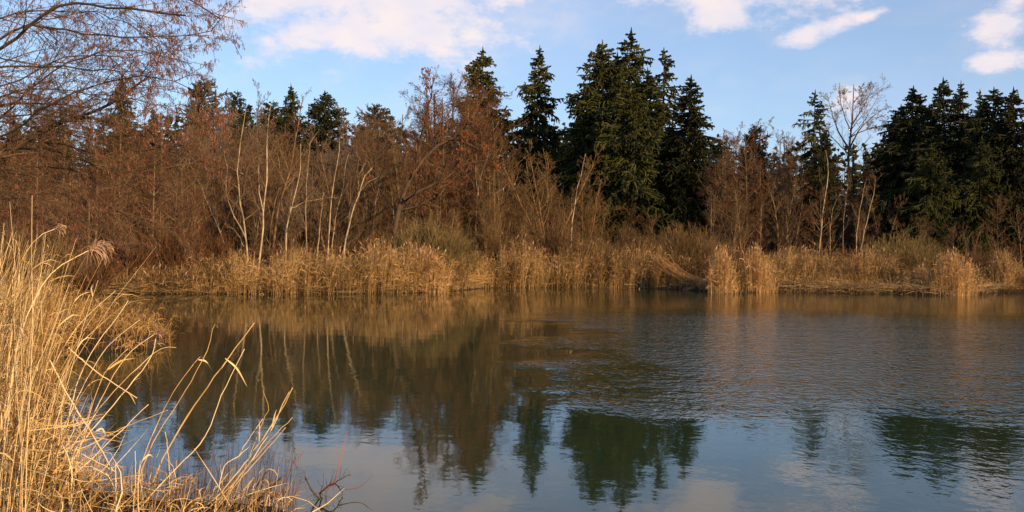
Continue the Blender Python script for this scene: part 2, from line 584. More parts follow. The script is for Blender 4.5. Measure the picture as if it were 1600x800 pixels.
for j in range(2):
    proto("alder%d" % j, "alder_tree", stem_rand(10.8, 0.3, 1, 1.0), [0.14], dict(n1=34, f1=0.32, t0=0.15, a1=55, up=0.06, n2=8, n3=7, n4=6, rm=0.0055, limb="bark_tan"), "twig_red", "bark_tan", 0.035, "catkin", catlen=0.06, catr=0.007)
    proto("brown%d" % j, "bare_tree", stem_rand(10.0, 0.2, 2, 2.2), [0.12, 0.09], dict(n1=20, f1=0.38, t0=0.12, a1=42, up=0.12, n2=7, n3=7, n4=7, rm=0.0055, limb="bark_tan"), "twig_brown", "bark_tan")
    proto("gold%d" % j, "willow_tree", stem_rand(9.4, 0.0, 6, 2.6), [0.06] * 6, dict(n1=14, f1=0.36, t0=0.12, a1=28, up=0.22, n2=6, n3=5, n4=4, up3=0.15, rm=0.007, limb="twig_gold"), "twig_gold", "bark_rust")
proto("grey0", "bare_tree", stem_rand(10.3, 0.0, 1, 1.0), [0.14], dict(n1=26, f1=0.36, t0=0.25, a1=38, up=0.14, n2=7, n3=7, n4=7, rm=0.0085), "twig_grey", "bark_brown")


def place(key, px, top, D, label, cat, group=None, rz=None, wsc=1.0):
    """Stand a copy so its tip shows near pixel (px, top) at depth D."""
    tp = P(px, top, D)
    z0 = float(gz(tp[0], tp[1])) - 0.05
    s = (tp[2] - z0) / H0
    root, used = protos[key]
    if rz is None:
        rz = float(rng.random() * 6.283)
    sc = (s * wsc, s * wsc, s)
    loc = (tp[0], tp[1], z0)
    if not used:
        protos[key][1] = True
        o = root
        o.location, o.rotation_euler, o.scale = [float(v) for v in loc], (0, 0, rz), sc
    else:
        o = copy_tree(root, loc, rz, sc)
    tag(o, label, cat, group)
    return o


# ------------------------------------------------------------------ spruces
def make_spruce(name, h, width, prm, needles, bark="bark_dark"):
    root = empty(name, (0, 0, 0))
    K = 14
    z = np.linspace(0, 1, K)
    SP = np.stack([0.08 * np.sin(z * 5 + rng.random() * 6), 0.08 * np.cos(z * 4), z * h], 1)[None]
    SR = (0.017 * h * (1 - z * 0.97))[None]
    g = Geo()
    tubes(g, SP, SR, 7)
    tr = g.build("trunk", MT[bark], root)
    low, dens_, shp, droop = prm.get("low", 0.08), prm.get("dens", 5.5), prm.get("shape", 0.8), prm.get("droop", 1.0)
    m = int(h / 0.42 * dens_)
    zb = low + (0.985 - low) * (np.arange(m) + rng.random(m)) / m
    zb = low + (0.985 - low) * ((zb - low) / (0.985 - low)) ** 0.85
    # whorls: gather heights into uneven rings so gaps show between
    ring = np.round(zb * h / prm.get("ring", 0.75)) * prm.get("ring", 0.75) / h
    zb = np.clip(ring * 0.15 + zb * 0.85, low, 0.99)
    a = rng.random(m) * 6.283
    lump = 1.0 + prm.get("lump", 0.28) * (np.sin(a * 2 + zb * 9 + prm.get("ph", 0)) * 0.5 + np.sin(a * 3 - zb * 23) * 0.3 + np.sin(zb * 41 + a) * 0.4)
    tt = (zb - low) / (1 - low)
    kk = prm.get("k", 2.6)
    L = width * 0.5 * (1 - np.exp(-kk * (1 - tt))) / (1 - math.exp(-kk)) * lump * rng.uniform(0.72, 1.1, m) + 0.06
    L *= sm((tt + 0.10) / prm.get("basefade", 0.16))
    L = np.maximum(L, 0.25)
    e0 = 0.02 + 0.34 * tt ** 2 - 0.12 * droop + rng.normal(0, 0.14, m)
    dirn = np.stack([np.cos(a) * np.cos(e0), np.sin(a) * np.cos(e0), np.sin(e0)], 1)
    KB = 6
    bpnt = np.empty((m, KB, 3))
    bpnt[:, 0] = np.stack([np.interp(zb, z, SP[0, :, 0]), np.interp(zb, z, SP[0, :, 1]), zb * h], 1)
    for k in range(1, KB):
        sag = (-0.22 * droop * (1 - tt) - 0.03) if k < 4 else 0.05
        dirn = nrm(dirn + rng.normal(size=(m, 3)) * 0.06 + np.stack([np.zeros(m), np.zeros(m), np.broadcast_to(sag, m)], 1))
        bpnt[:, k] = bpnt[:, k - 1] + dirn * (L / (KB - 1))[:, None]
    brd = (0.010 + 0.012 * L / 3)[:, None] * np.linspace(1, 0.3, KB)[None]
    g = Geo()
    tubes(g, bpnt, brd, 3)
    bo = g.build("branches", MT[bark], root)
    # sprays of needles
    S1 = spawn(bpnt, brd, prm.get("n1", 13), 0.12, 1.0, 52, 0.33, 4, 0.12, -0.34 * droop, 0.5, 0.01, tpow=0.45)
    S1L = np.linalg.norm(np.diff(S1[0], axis=1), axis=2).sum(1)
    g = Geo()
    wid = prm.get("wid", 0.046)
    r1 = np.clip(S1L[:, None] * 0.09, 0.02, wid) * np.array([0.8, 1.0, 0.85, 0.2])[None]
    tubes(g, S1[0], r1, 3)
    S2 = spawn(S1[0], r1, prm.get("n2", 3) + 1, 0.1, 1.0, 45, 0.5, 3, 0.12, -0.22 * droop, 1.0, 0.02)
    tubes(g, S2[0], np.ones((len(S2[0]), 1)) * np.array([0.9, 1.0, 0.2])[None] * wid * 0.72, 2)
    # needles along the branch itself
    tubes(g, bpnt, np.ones((m, 1)) * np.linspace(0.7, 1.1, KB)[None] * wid, 3)
    # leader
    lead = np.stack([np.zeros(4), np.zeros(4), h * np.array([0.955, 0.975, 0.99, 1.012])], 1)[None] + SP[:, -1:] * np.array([1, 1, 0])
    tubes(g, lead, np.array([[0.10, 0.08, 0.05, 0.012]]), 4)
    cr_ = g.build("crown", MT[needles], root)
    KIDS[root.name] = [tr, bo, cr_]
    return root


def sproto(key, *a, **k):
    protos[key] = [make_spruce(*a, **k), False]


PALT = {}
# prototypes are 12 m tall too (scaled up), so widths are relative to 12 m
sproto("spr_wide", "spruce_tree", H0, 5.6, dict(dens=14, n1=14, n2=3, low=0.06, k=3.0, lump=0.45), "needles")
sproto("spr_mid", "spruce_tree", H0, 4.6, dict(dens=12, n1=13, n2=3, low=0.10, k=3.2, lump=0.5), "needles")
sproto("spr_thin", "spruce_tree", H0, 3.3, dict(dens=5.5, n1=12, n2=3, low=0.25, k=3.4, lump=0.5, ph=2, droop=1.4), "needles")
sproto("spr_tall", "spruce_tree", H0, 3.9, dict(dens=12, n1=13, n2=3, low=0.08, k=3.2, lump=0.45, ph=1), "needles_dark")
sproto("spr_wide2", "spruce_tree", H0, 5.2, dict(dens=13, n1=14, n2=3, low=0.10, k=3.8, lump=0.6, ph=3), "needles")
sproto("spr_mid2", "spruce_tree", H0, 4.2, dict(dens=11, n1=13, n2=3, low=0.12, k=2.6, lump=0.6, ph=5, droop=1.3), "needles")
sproto("spr_tall2", "spruce_tree", H0, 4.1, dict(dens=11, n1=13, n2=3, low=0.10, k=4.0, lump=0.6, ph=4, droop=1.2), "needles_dark")
PALT.update(spr_wide="spr_wide2", spr_mid="spr_mid2", spr_tall="spr_tall2")
sproto("fir_round", "fir_tree", H0, 4.8, dict(dens=9, n1=13, n2=3, low=0.15, k=6.5, droop=0.4, lump=0.35), "needles_dark")
sproto("fir_brown", "larch_tree", H0, 5.2, dict(dens=9, n1=13, n2=3, low=0.15, k=7.5, droop=0.3, lump=0.35), "needles_brown")

SPR = [
    ("spr_mid", 752, 76, 102, 1.05, "dark spruce tip rising behind the reddish alder crown", "spruce"),
    ("spr_mid", 843, 73, 100, 0.95, "narrow open spruce standing alone against the sky between the alder and the big spruces", "spruce"),
    ("spr_wide", 940, 66, 95, 1.2, "broad dark green spruce on left side of the tallest clump", "spruce"),
    ("spr_mid", 985, 46, 104, 1.15, "tallest spruce of the central clump, its tip highest of all", "spruce"),
    ("spr_thin", 1035, 78, 102, 1.2, "slim open spruce on right side of the tallest clump", "spruce"),
    ("spr_mid", 908, 165, 93, 1.1, "shorter spruce forming the left shoulder of the tallest clump", "spruce"),
    ("spr_wide", 985, 130, 88, 1.1, "green sunlit spruce low in front of the tallest clump", "spruce"),
    ("spr_tall", 962, 84, 106, 1.1, "hidden back spruce between the two highest tips of the tallest clump", "spruce"),
    ("spr_mid", 1012, 108, 100, 1.0, "back spruce filling the clump between the highest tip and the slim open one", "spruce"),
    ("spr_tall", 1052, 190, 94, 1.2, "short dark spruce wedged between the slim open spruce and the pointed dark one", "spruce"),
    ("spr_tall", 1450, 165, 84, 1.2, "dark spruce filling the gap between the leftmost tall spruce and the highest pointed one", "spruce"),
    ("spr_mid", 1518, 180, 86, 1.2, "dark spruce filling the wood below the thin pale tip", "spruce"),
    ("spr_tall", 1571, 175, 82, 1.0, "dark spruce close behind the two rightmost ones", "spruce"),
    ("spr_tall", 1408, 165, 86, 1.1, "dark spruce behind the low one at left foot of the right hand wood", "spruce"),
    ("spr_tall", 1080, 120, 90, 1.3, "pointed dark spruce just right of the tallest clump", "spruce"),
    ("spr_thin", 1275, 143, 86, 1.05, "lone narrow spruce beside the pale leafless oak", "spruce"),
    ("spr_mid", 1395, 188, 82, 0.9, "low spruce at the left foot of the right hand spruce wood", "spruce"),
    ("spr_tall", 1427, 136, 80, 1.3, "leftmost tall spruce of the right hand spruce wood", "spruce"),
    ("spr_tall", 1476, 123, 78, 1.25, "highest pointed spruce of the right hand spruce wood", "spruce"),
    ("spr_mid", 1503, 128, 84, 0.75, "slim spruce close behind the highest pointed one on the right", "spruce"),
    ("spr_thin", 1530, 142, 90, 1.0, "thin pale spruce tip farther back in the right hand wood", "spruce"),
    ("spr_tall", 1556, 138, 76, 1.25, "blunt dark spruce second from the right edge", "spruce"),
    ("spr_tall", 1586, 138, 74, 1.2, "dark spruce at the right edge of the picture", "spruce"),
    ("spr_wide", 1455, 225, 72, 0.85, "lower green spruce in front of the right hand wood", "spruce"),
    ("spr_mid", 1535, 215, 73, 1.0, "lower dark spruce in front near the right edge", "spruce"),
    ("spr_mid", 1640, 150, 74, 1.1, "dark spruce partly beyond the right edge of the picture", "spruce"),
    ("spr_mid", 455, 133, 118, 0.8, "pointed dark spruce far behind the pale birch stems", "spruce"),
    ("fir_round", 428, 158, 112, 0.8, "rounded dark fir left of the pointed far spruce", "fir"),
    ("fir_round", 506, 143, 110, 0.95, "rounded dark fir right of the pointed far spruce", "fir"),
    ("fir_brown", 588, 163, 100, 0.85, "round brownish larch between the dark firs and the alder", "larch"),
    ("fir_brown", 320, 120, 84, 0.62, "round topped orange brown larch left of the grey twiggy crown", "larch"),
    ("fir_round", 372, 142, 100, 0.6, "small dark fir top just right of the orange brown larch", "fir"),
    ("spr_mid", 190, 118, 88, 0.75, "dark spruce showing through the catkin branches", "spruce"),
    ("spr_mid", 240, 172, 92, 0.7, "lower dark spruce showing through the catkin branches", "spruce"),
    ("spr_wide", 150, 225, 70, 0.8, "dark spruce low behind the red thicket on the left", "spruce"),
    ("fir_brown", 1180, 195, 92, 0.6, "dusky brown rounded tree left of the lone narrow spruce", "larch"),
    ("fir_round", 1290, 205, 80, 0.6, "dark low fir beneath the lone narrow spruce", "fir"),
]
for q_, (key, px, top, D, ws, lab, cat) in enumerate(SPR):
    if q_ % 2:
        key = PALT.get(key, key)
    place(key, px, top, D, lab, cat, "conifers above the far bank", wsc=ws)

# ------------------------------------------------------------------ leafless trees on the far bank
BARE = [
    # key, px, top, D, wsc, label
    ("alder0", 705, 92, 70, 1.0, "tall leafless alder with airy reddish crown left of the dark spruce tip"),
    ("alder1", 758, 122, 66, 1.1, "leafless alder with the densest reddish crown, in front of the dark spruce tip"),
    ("alder0", 672, 150, 76, 0.9, "leafless alder with thinner crown behind the leaning dark trunk"),
    ("alder0", 735, 108, 68, 1.3, "leafless alder filling the middle of the reddish crowns left of the dark spruce tip"),
    ("alder1", 782, 165, 63, 1.2, "lower reddish alder at right side of the reddish crowns, below the spruce tip"),
    ("alder1", 690, 118, 72, 1.2, "hazy reddish alder behind the boughs of the leaning dark trunk"),
    ("alder0", 655, 185, 68, 1.1, "lower reddish alder left of the leaning dark trunk"),
    ("grey0", 348, 98, 74, 0.9, "tall grey twiggy tree fanning into the sky above the orange brown larch"),
    ("grey0", 400, 116, 80, 0.8, "grey twiggy tree above the pale birches, left of the dark firs"),
    ("grey0", 548, 152, 92, 0.8, "thin grey treetop in the gap right of the dark firs"),
    ("grey0", 622, 140, 90, 0.9, "thin grey treetop left of the tall alder"),
    ("gold0", 862, 170, 62, 1.5, "upswept golden brown willow in front of the narrow open spruce"),
    ("gold1", 915, 235, 66, 1.1, "smaller upswept willow in front of the broad dark green spruce"),
    ("grey0", 1142, 182, 100, 0.8, "hazy grey treetop right of the pointed dark spruce"),
    ("grey0", 1185, 172, 104, 0.9, "hazy grey treetop, the highest between the pointed spruce and the lone one"),
    ("grey0", 1222, 186, 98, 0.8, "hazy grey treetop just left of the lone narrow spruce"),
    ("grey0", 1118, 205, 96, 0.9, "hazy grey treetop nearest the pointed dark spruce"),
    ("grey0", 1162, 176, 99, 1.0, "hazy grey treetop second from the left between the pointed spruce and the lone one"),
    ("grey0", 1376, 205, 92, 0.9, "faint grey treetop between the pale oak and the right hand spruce wood"),
    ("grey0", 578, 160, 88, 0.9, "faint grey treetop behind the round brownish larch"),
    ("brown1", 820, 235, 68, 0.8, "brown leafless tree left of the upswept willow"),
]
for key, px, top, D, ws, lab in BARE:
    cat = {"alder": "alder", "grey0": "tree", "gold0": "willow", "gold1": "willow", "brown": "tree"}.get(key if key in ("grey0", "gold0", "gold1") else key[:5])
    place(key, px, top, D, lab, cat, "leafless trees above the far bank", wsc=ws)

L_LEFT = "brown leafless tree among the tangle behind the pale birch stems"
L_RED = "reddish catkin covered alder among the thicket on left bank"
L_MID = "brown leafless tree crowded behind the reeds under the big spruces"
L_CEN = "reddish alder, one of several crowding around the leaning dark trunk"
L_RIGHT = "dusky reddish leafless tree crowded right of the big spruces"
L_EDGE = "low dusky leafless tree in front of right hand spruce wood"
FILL = []
for px, top, D in [(410, 185, 62), (450, 190, 64), (500, 185, 63), (535, 190, 62), (570, 175, 64), (610, 170, 63), (640, 180, 62), (395, 178, 70), (425, 172, 73), (455, 185, 69), (485, 195, 72), (515, 192, 71), (545, 200, 69), (575, 185, 73), (600, 175, 70), (630, 178, 74), (300, 165, 68), (325, 160, 70), (350, 168, 66),
                   (375, 205, 60), (410, 225, 58), (450, 240, 60), (490, 235, 61), (545, 235, 60), (585, 225, 62), (620, 235, 60)]:
    FILL.append((["brown0", "brown1", "grey0", "brown0", "alder1"][len(FILL) % 5], px, top - 14, D, L_LEFT, "tree", "brown trees behind the birches"))
for px, top, D in [(15, 120, 58), (60, 130, 62), (100, 150, 56), (140, 155, 60), (180, 165, 58), (220, 170, 62), (260, 160, 60), (290, 175, 57)]:
    FILL.append((["alder0", "alder1"][len(FILL) % 2], px, top, D, L_RED, "alder", "reddish alders on the left bank"))
for px, top, D in [(665, 140, 66), (705, 118, 63), (740, 125, 65), (775, 140, 64), (700, 170, 68), (730, 185, 64), (765, 200, 66), (800, 215, 64), (650, 215, 62), (680, 230, 60)]:
    FILL.append((["alder0", "alder1"][len(FILL) % 2], px, top, D, L_CEN, "alder", "reddish alders around the leaning dark trunk"))
for px, top, D in [(290, 205, 58), (335, 215, 62), (375, 195, 64), (415, 190, 66), (440, 215, 58), (470, 200, 64), (500, 215, 68), (530, 200, 62), (560, 190, 66),
                   (590, 205, 60), (612, 190, 66), (640, 200, 70), (400, 260, 56), (460, 270, 56), (520, 275, 57), (575, 270, 57), (605, 180, 74), (545, 185, 78), (350, 175, 76), (490, 190, 80), (440, 180, 84)]:
    FILL.append((["brown0", "brown1", "grey0", "brown0", "gold0"][len(FILL) % 5], px, top, D, L_LEFT, "tree", "brown trees behind the birches"))
for px, top, D in [(20, 190, 40), (60, 205, 44), (105, 180, 47), (150, 200, 45), (195, 225, 46), (235, 215, 49), (270, 245, 48), (305, 260, 50), (90, 270, 38), (145, 285, 41), (200, 300, 43),
                   (250, 310, 45), (20, 280, 36), (-30, 220, 40), (-60, 180, 48), (180, 255, 52), (310, 300, 47), (-20, 130, 60), (50, 120, 66), (110, 140, 64)]:
    FILL.append((["alder0", "alder1"][len(FILL) % 2], px, top, D, L_RED, "alder", "reddish alders on the left bank"))
for px, top, D in [(690, 240, 62), (730, 230, 72), (775, 235, 60), (800, 260, 63), (840, 270, 66), (880, 285, 64), (935, 300, 66), (975, 322, 70), (1015, 325, 72), (1060, 320, 74),
                   (765, 300, 58), (820, 310, 60), (865, 320, 62), (700, 290, 58), (735, 310, 59)]:
    FILL.append((["brown0", "alder1", "brown1", "gold1"][len(FILL) % 4], px, top, D, L_MID, "tree", "brown trees under the big spruces"))
for px, top, D in [(1125, 196, 84), (1150, 186, 86), (1175, 190, 82), (1205, 190, 85), (1232, 198, 83), (1110, 270, 78), (1140, 240, 82), (1165, 255, 78), (1195, 235, 84), (1225, 230, 80), (1250, 235, 86), (1150, 290, 74), (1200, 290, 75), (1240, 275, 78), (1310, 240, 82), (1335, 235, 86),
                   (1360, 255, 80), (1385, 270, 77), (1290, 285, 76), (1345, 295, 74), (1130, 215, 92), (1210, 210, 96), (1245, 215, 97), (1315, 215, 95), (1365, 225, 95)]:
    FILL.append((["alder0", "brown0", "alder1", "brown1"][len(FILL) % 4], px, top, D, L_RIGHT, "tree", "dusky trees right of the big spruces"))
for px, top, D in [(1430, 335, 69), (1520, 330, 68), (1565, 300, 69), (1600, 290, 68), (1490, 345, 66)]:
    FILL.append((["brown0", "alder1"][len(FILL) % 2], px, top, D, L_EDGE, "tree", "low trees before the spruce wood"))
for key, px, top, D, lab, cat, grp in FILL:
    place(key, px + rng.normal() * 4, top + rng.normal() * 5, D, lab, cat, grp, wsc=float(rng.uniform(0.85, 1.15)))


# trees with stems of their own shape: polylines given as (px, py) at a depth
def stems_px(polys, D, jit=0.5):
    p0 = P(*polys[0][0], D)
    base = np.array([p0[0], D, float(gz(p0[0], D)) - 0.05])
    out = []
    for q, poly in enumerate(polys):
        off = np.cumsum(np.r_[0, rng.normal(size=len(poly) - 1) * jit])
        pts = np.array([P(x, y, D + o) for (x, y), o in zip(poly, off)])
        if q == 0:
            pts = np.vstack([[pts[0, 0], pts[0, 1], base[2]], pts]) if pts[0, 2] > base[2] + 0.15 else pts
        out.append(pts - base)
    return out, base


PALE = [
    ([[(357, 405), (343, 360), (325, 318), (313, 290), (303, 268), (292, 240)]], 51, [0.075], "bark_pale", "pale birch leaning left, leftmost of the sunlit stems"),
    ([[(386, 425), (384, 360), (376, 320), (371, 270), (375, 225), (384, 170)], [(384, 372), (365, 335), (353, 300), (355, 262), (350, 235)], [(381, 385), (368, 360), (352, 352)]],
     49, [0.085, 0.06, 0.03], "bark_pale", "pale forked birch with two bright stems parting near the reeds"),
    ([[(403, 430), (410, 360), (412, 320), (418, 260), (418, 205), (424, 160)], [(411, 330), (404, 290), (405, 240)]], 50, [0.09, 0.045], "bark_pale", "straight pale birch with the brightest slender stem"),
    ([[(425, 405), (432, 340), (445, 290), (455, 260), (461, 215), (466, 190), (474, 150)], [(449, 285), (470, 262), (484, 250)]], 54, [0.13, 0.05], "bark_rust", "rusty brown leaning tree among the pale birches"),
    ([[(446, 410), (448, 360), (455, 325), (465, 290), (469, 262), (470, 225)], [(455, 325), (490, 312), (530, 308)], [(452, 340), (456, 300), (458, 270)]], 51, [0.085, 0.035, 0.04], "bark_pale", "pale birch with a long thin bough reaching right"),
    ([[(480, 405), (478, 350), (478, 300), (482, 255), (484, 225), (497, 205)]], 52, [0.07], "bark_pale", "upright pale birch bending right at its top"),
    ([[(512, 400), (516, 330), (522, 280), (528, 245), (530, 215)]], 54, [0.07], "bark_pale", "thin pale birch left of the pair in the middle of the thicket"),
    ([[(518, 400), (525, 340), (534, 300), (540, 262), (545, 240)]], 55, [0.06], "bark_pale", "thin pale birch right of the pair in the middle of the thicket"),
    ([[(538, 385), (550, 335), (562, 300), (568, 278), (582, 262)], [(563, 298), (575, 285), (592, 275)], [(560, 305), (560, 275), (572, 255)]], 53, [0.10, 0.04, 0.04], "bark_pale", "stout pale birch leaning right and forking at its bright top"),
    ([[(497, 395), (500, 350), (506, 300)]], 53, [0.05], "bark_pale", "short faint pale stem between two taller birches"),
    ([[(1280, 388), (1286, 330), (1292, 290), (1294, 262), (1290, 235)]], 70, [0.10], "bark_pale", "pale birch leaning right, left of the stems on right bank"),
    ([[(1297, 382), (1299, 340), (1304, 318), (1312, 305)]], 70, [0.06], "bark_pale", "short pale twisted stem under the leafless oak"),
    ([[(1317, 380), (1320, 320), (1330, 270)]], 72, [0.07], "bark_rust", "rusty slender stem under the leafless oak"),
    ([[(1339, 365), (1347, 310), (1352, 285)]], 72, [0.07], "bark_pale", "slim pale birch left of the pair near the right hand wood"),
    ([[(1346, 385), (1358, 330), (1365, 300), (1368, 275)]], 70, [0.07], "bark_pale", "slim pale birch right of the pair near the right hand wood"),
    ([[(893, 360), (900, 310), (906, 280), (915, 240)]], 62, [0.08], "bark_pale", "lone pale birch stem before the broad dark green spruce"),
    ([[(744, 330), (750, 280), (765, 235)], [(747, 305), (743, 270), (744, 240)]], 62, [0.08, 0.06], "bark_pale", "pale forked stem under the densest alder crown"),
    ([[(705, 330), (710, 280), (712, 235)]], 66, [0.07], "bark_rust", "thin rusty stem beneath the airy alder crown"),
]
for polys, D, rad, bk, lab in PALE:
    st, base = stems_px(polys, D, 0.25)
    make_bare("birch_tree" if bk == "bark_pale" else "slender_tree", st, [r * 0.6 for r in rad], dict(n1=9, f1=0.26, t0=0.25, a1=38, up=0.10, n2=5, n3=5, n4=4, tipr=0.3, limb="bark_tan"), "twig_brown", bk, loc=base)
    tag(bpy.data.objects[[o.name for o in COL.objects if o.type == "EMPTY"][-1]], lab, "birch" if bk == "bark_pale" else "tree", "slender stems on the far bank")

# the leaning dark trunk with long boughs
st, base = stems_px([[(618, 350), (628, 312), (650, 265), (687, 225), (720, 210), (757, 181)], [(650, 265), (653, 238), (668, 175), (678, 125)],
                     [(631, 312), (679, 286), (726, 257), (773, 250)], [(700, 218), (725, 222), (760, 240)]], 53.5, 0.35)
tag(make_bare("leaning_alder", st, [0.19, 0.11, 0.09, 0.06], dict(n1=12, f1=0.36, t0=0.25, a1=42, up=0.06, n2=6, n3=6, n4=4), "twig_red", "bark_dark", 0.2, "catkin", loc=base, catlen=0.1, catr=0.014),
    "alder with dark trunk leaning right and long crooked boughs", "alder", "leafless trees above the far bank")
# the pale oak
st, base = stems_px([[(1328, 330), (1326, 270), (1326, 232), (1332, 190), (1334, 132)], [(1326, 235), (1345, 200), (1382, 168)], [(1326, 232), (1305, 195), (1293, 150)],
                     [(1331, 195), (1350, 165), (1362, 138)], [(1327, 215), (1360, 200), (1388, 196)], [(1329, 205), (1316, 170), (1310, 135)], [(1326, 240), (1300, 215), (1290, 195)], [(1334, 160), (1345, 145), (1348, 130)]], 86, 0.4)
tag(make_bare("oak_tree", st, [0.20, 0.085, 0.085, 0.07, 0.07, 0.06, 0.06, 0.05], dict(n1=13, f1=0.40, t0=0.3, a1=44, up=0.05, n2=6, n3=6, n4=5, rm=0.009, tipr=0.15), "twig_grey", "bark_brown", loc=base),
    "pale leafless oak spreading against a cloud, right of the lone spruce", "oak", "leafless trees above the far bank")


# ------------------------------------------------------------------ shrubs
def make_shrub(name, loc, h, wd, n, tw, bk="bark_brown", fine=3):
    root = empty(name, loc)
    n = int(n * 2.0)
    a = rng.random(n) * 6.283
    rr = np.sqrt(rng.random(n)) * wd * 0.5
    K = 5
    z = np.linspace(0, 1, K)
    hh = h * rng.uniform(0.65, 1.0, n) * (1 - 0.35 * (rr / (wd * 0.5)) ** 2)
    p = np.zeros((n, K, 3))
    p[..., 0] = (np.cos(a) * rr)[:, None] * (0.25 + 0.75 * z[None] ** 0.9)
    p[..., 1] = (np.sin(a) * rr)[:, None] * (0.25 + 0.75 * z[None] ** 0.9)
    p[..., 2] = hh[:, None] * z[None] * 0.85
    p[:, 1:] += rng.normal(size=(n, K - 1, 3)) * 0.06
    rad = np.full((n, 1), 0.018) * (1 - 0.7 * z)[None]
    g = Geo()
    tubes(g, p, rad, 4)
    s = g.build("stems", MT[bk], root)
    L1 = spawn(p, rad, 8, 0.15, 1.0, 28, 0.42, 4, 0.12, 0.18, 0.6, 0.010)
    L2 = spawn(L1[0], L1[1], fine + 2, 0.1, 1.0, 28, 0.55, 3, 0.14, 0.15, 0.7, 0.007)
    g = Geo()
    tubes(g, *L1, 3)
    tubes(g, *L2, 3)
    c = g.build("crown", MT[tw], root)
    KIDS[root.name] = [s, c]
    return root


def shrub(px, top, D, wpx, tw, label, group="shrubs behind the reeds", n=60, bk="bark_brown"):
    tp = P(px, top, D)
    z0 = float(gz(tp[0], tp[1])) - 0.03
    h = tp[2] - z0
    o = make_shrub("shrub", (tp[0], tp[1], z0), h, wpx * D / F_PX, n, tw, bk)
    tag(o, label, "shrub", group)
    return o


shrub(668, 318, 51, 140, "twig_olive", "olive green willow bush behind the brightest reeds", n=110)
shrub(1075, 338, 62, 140, "twig_gold", "wide orange brown bush below the pointed dark spruce", n=120)
shrub(1412, 350, 66, 120, "twig_olive", "rounded tawny bush in front of the right hand spruce wood", n=110)
shrub(985, 345, 68, 110, "twig_brown", "brown twiggy bush under the tallest spruces", n=70)
shrub(1160, 372, 66, 90, "twig_brown", "low brown bush behind the two tall reed clumps", n=60)
shrub(1250, 372, 66, 100, "twig_brown", "low brown bush below the lone narrow spruce", n=60)
shrub(1320, 378, 65, 90, "twig_brown", "low brown bush at the foot of the right bank birches", n=60)
shrub(1540, 372, 66, 100, "twig_brown", "dim brown bush behind the rightmost reed clumps", n=50)
shrub(870, 335, 60, 120, "twig_brown", "brown bush at the foot of the upswept willow", n=80)
shrub(790, 350, 58, 90, "twig_brown", "brown bush at the foot of the densest alder", n=70)
shrub(935, 355, 60, 90, "twig_gold", "straw brown bush below the broad dark green spruce", n=60)
shrub(590, 350, 54, 90, "twig_brown", "brown bush right of the stout leaning birch", n=60)
shrub(725, 360, 53, 60, "twig_olive", "small olive bush at right of the big willow bush", n=40)
shrub(330, 345, 49, 90, "twig_red", "red brown bush at the feet of the left birches", n=70)
shrub(270, 335, 46, 110, "twig_red", "red brown bush overhanging the left corner of the water", n=80)
shrub(200, 350, 44, 100, "twig_red", "red brown bush above the fallen reeds on left", n=70)
shrub(430, 365, 54, 110, "twig_brown", "dim brown bush in shade between the birch stems", n=60)
shrub(510, 362, 56, 100, "twig_brown", "dim brown bush below the thin pale pair of birches", n=60)
shrub(60, 345, 34, 170, "twig_gold", "tawny bush on left bank beneath the catkin branches", n=90)
shrub(130, 365, 38, 120, "twig_red", "low red bush left of the drooping reed plume", n=70)

# ------------------------------------------------------------------ far wood: one mass nobody could count
g = Geo()
m = 900
fy = rng.uniform(118, 175, m)
fpx = rng.uniform(-450, 2100, m)
fx = (fpx - 800) / F_PX * fy
prof = np.interp(fpx, [-400, 200, 420, 560, 640, 900, 1100, 1150, 1300, 1380, 1600, 2000], [215, 215, 200, 215, 215, 215, 225, 238, 245, 232, 210, 200])
fh = (395 - prof) / F_PX * fy * rng.uniform(0.8, 1.05, m) + 3.0
K = 7
zz = np.linspace(0, 1, K)
SP = np.stack([np.repeat(fx[:, None], K, 1), np.repeat(fy[:, None], K, 1), 0.6 + zz[None] * fh[:, None]], -1)
SR = (0.013 * fh)[:, None] * (1 - 0.95 * zz)[None]
tubes(g, SP, SR, 5)
B1 = spawn(SP, SR, 34, 0.05, 1.0, 78, 0.20, 4, 0.10, -0.02, 0.3, 0.03, tpow=0.85)
tubes(g, B1[0], B1[1] * 0 + np.array([0.12, 0.32, 0.28, 0.05])[None], 3)
B2 = spawn(B1[0], B1[1], 4, 0.1, 1.0, 50, 0.45, 3, 0.12, -0.05, 0.3, 0.03)
tubes(g, B2[0], B2[1] * 0 + np.array([0.12, 0.16, 0.03])[None], 3)
tag(g.build("distant_wood", MT["needles_dark"]), kind="stuff")

# brown undergrowth filling the wood between the trees
g = Geo()
m = 800
fpx = rng.uniform(-350, 1900, m)
fy = np.interp(fpx, [-400, 100, 300, 640, 900, 1200, 1600], [44, 48, 60, 68, 76, 84, 76]) + rng.uniform(0, 30, m)
fx = (fpx - 800) / F_PX * fy
prof = np.interp(fpx, [-400, 200, 420, 560, 640, 900, 1100, 1150, 1300, 1380, 1600, 2000], [230, 240, 215, 225, 235, 315, 320, 275, 270, 290, 330, 310])
fh = (400 - prof) / F_PX * fy * rng.uniform(0.5, 1.05, m) + 0.5
K = 5
zz = np.linspace(0, 1, K)
z0 = gz(fx, fy)
SP = np.stack([fx[:, None] + rng.normal(size=(m, 1)) * zz * 0.8, fy[:, None] + 0 * zz[None], z0[:, None] + zz[None] * fh[:, None]], -1)
SP[:, 1:-1, :2] += rng.normal(size=(m, K - 2, 2)) * 0.1
SR = (0.005 * fh + 0.01)[:, None] * (1 - 0.8 * zz)[None]
tubes(g, SP, SR, 4)
B1 = spawn(SP, SR, 18, 0.05, 1.0, 62, 0.36, 5, 0.25, 0.03, 0.5, 0.010, tpow=0.3)
B2 = spawn(B1[0], B1[1], 9, 0.1, 1.0, 50, 0.5, 3, 0.25, 0.03, 0.6, 0.008)
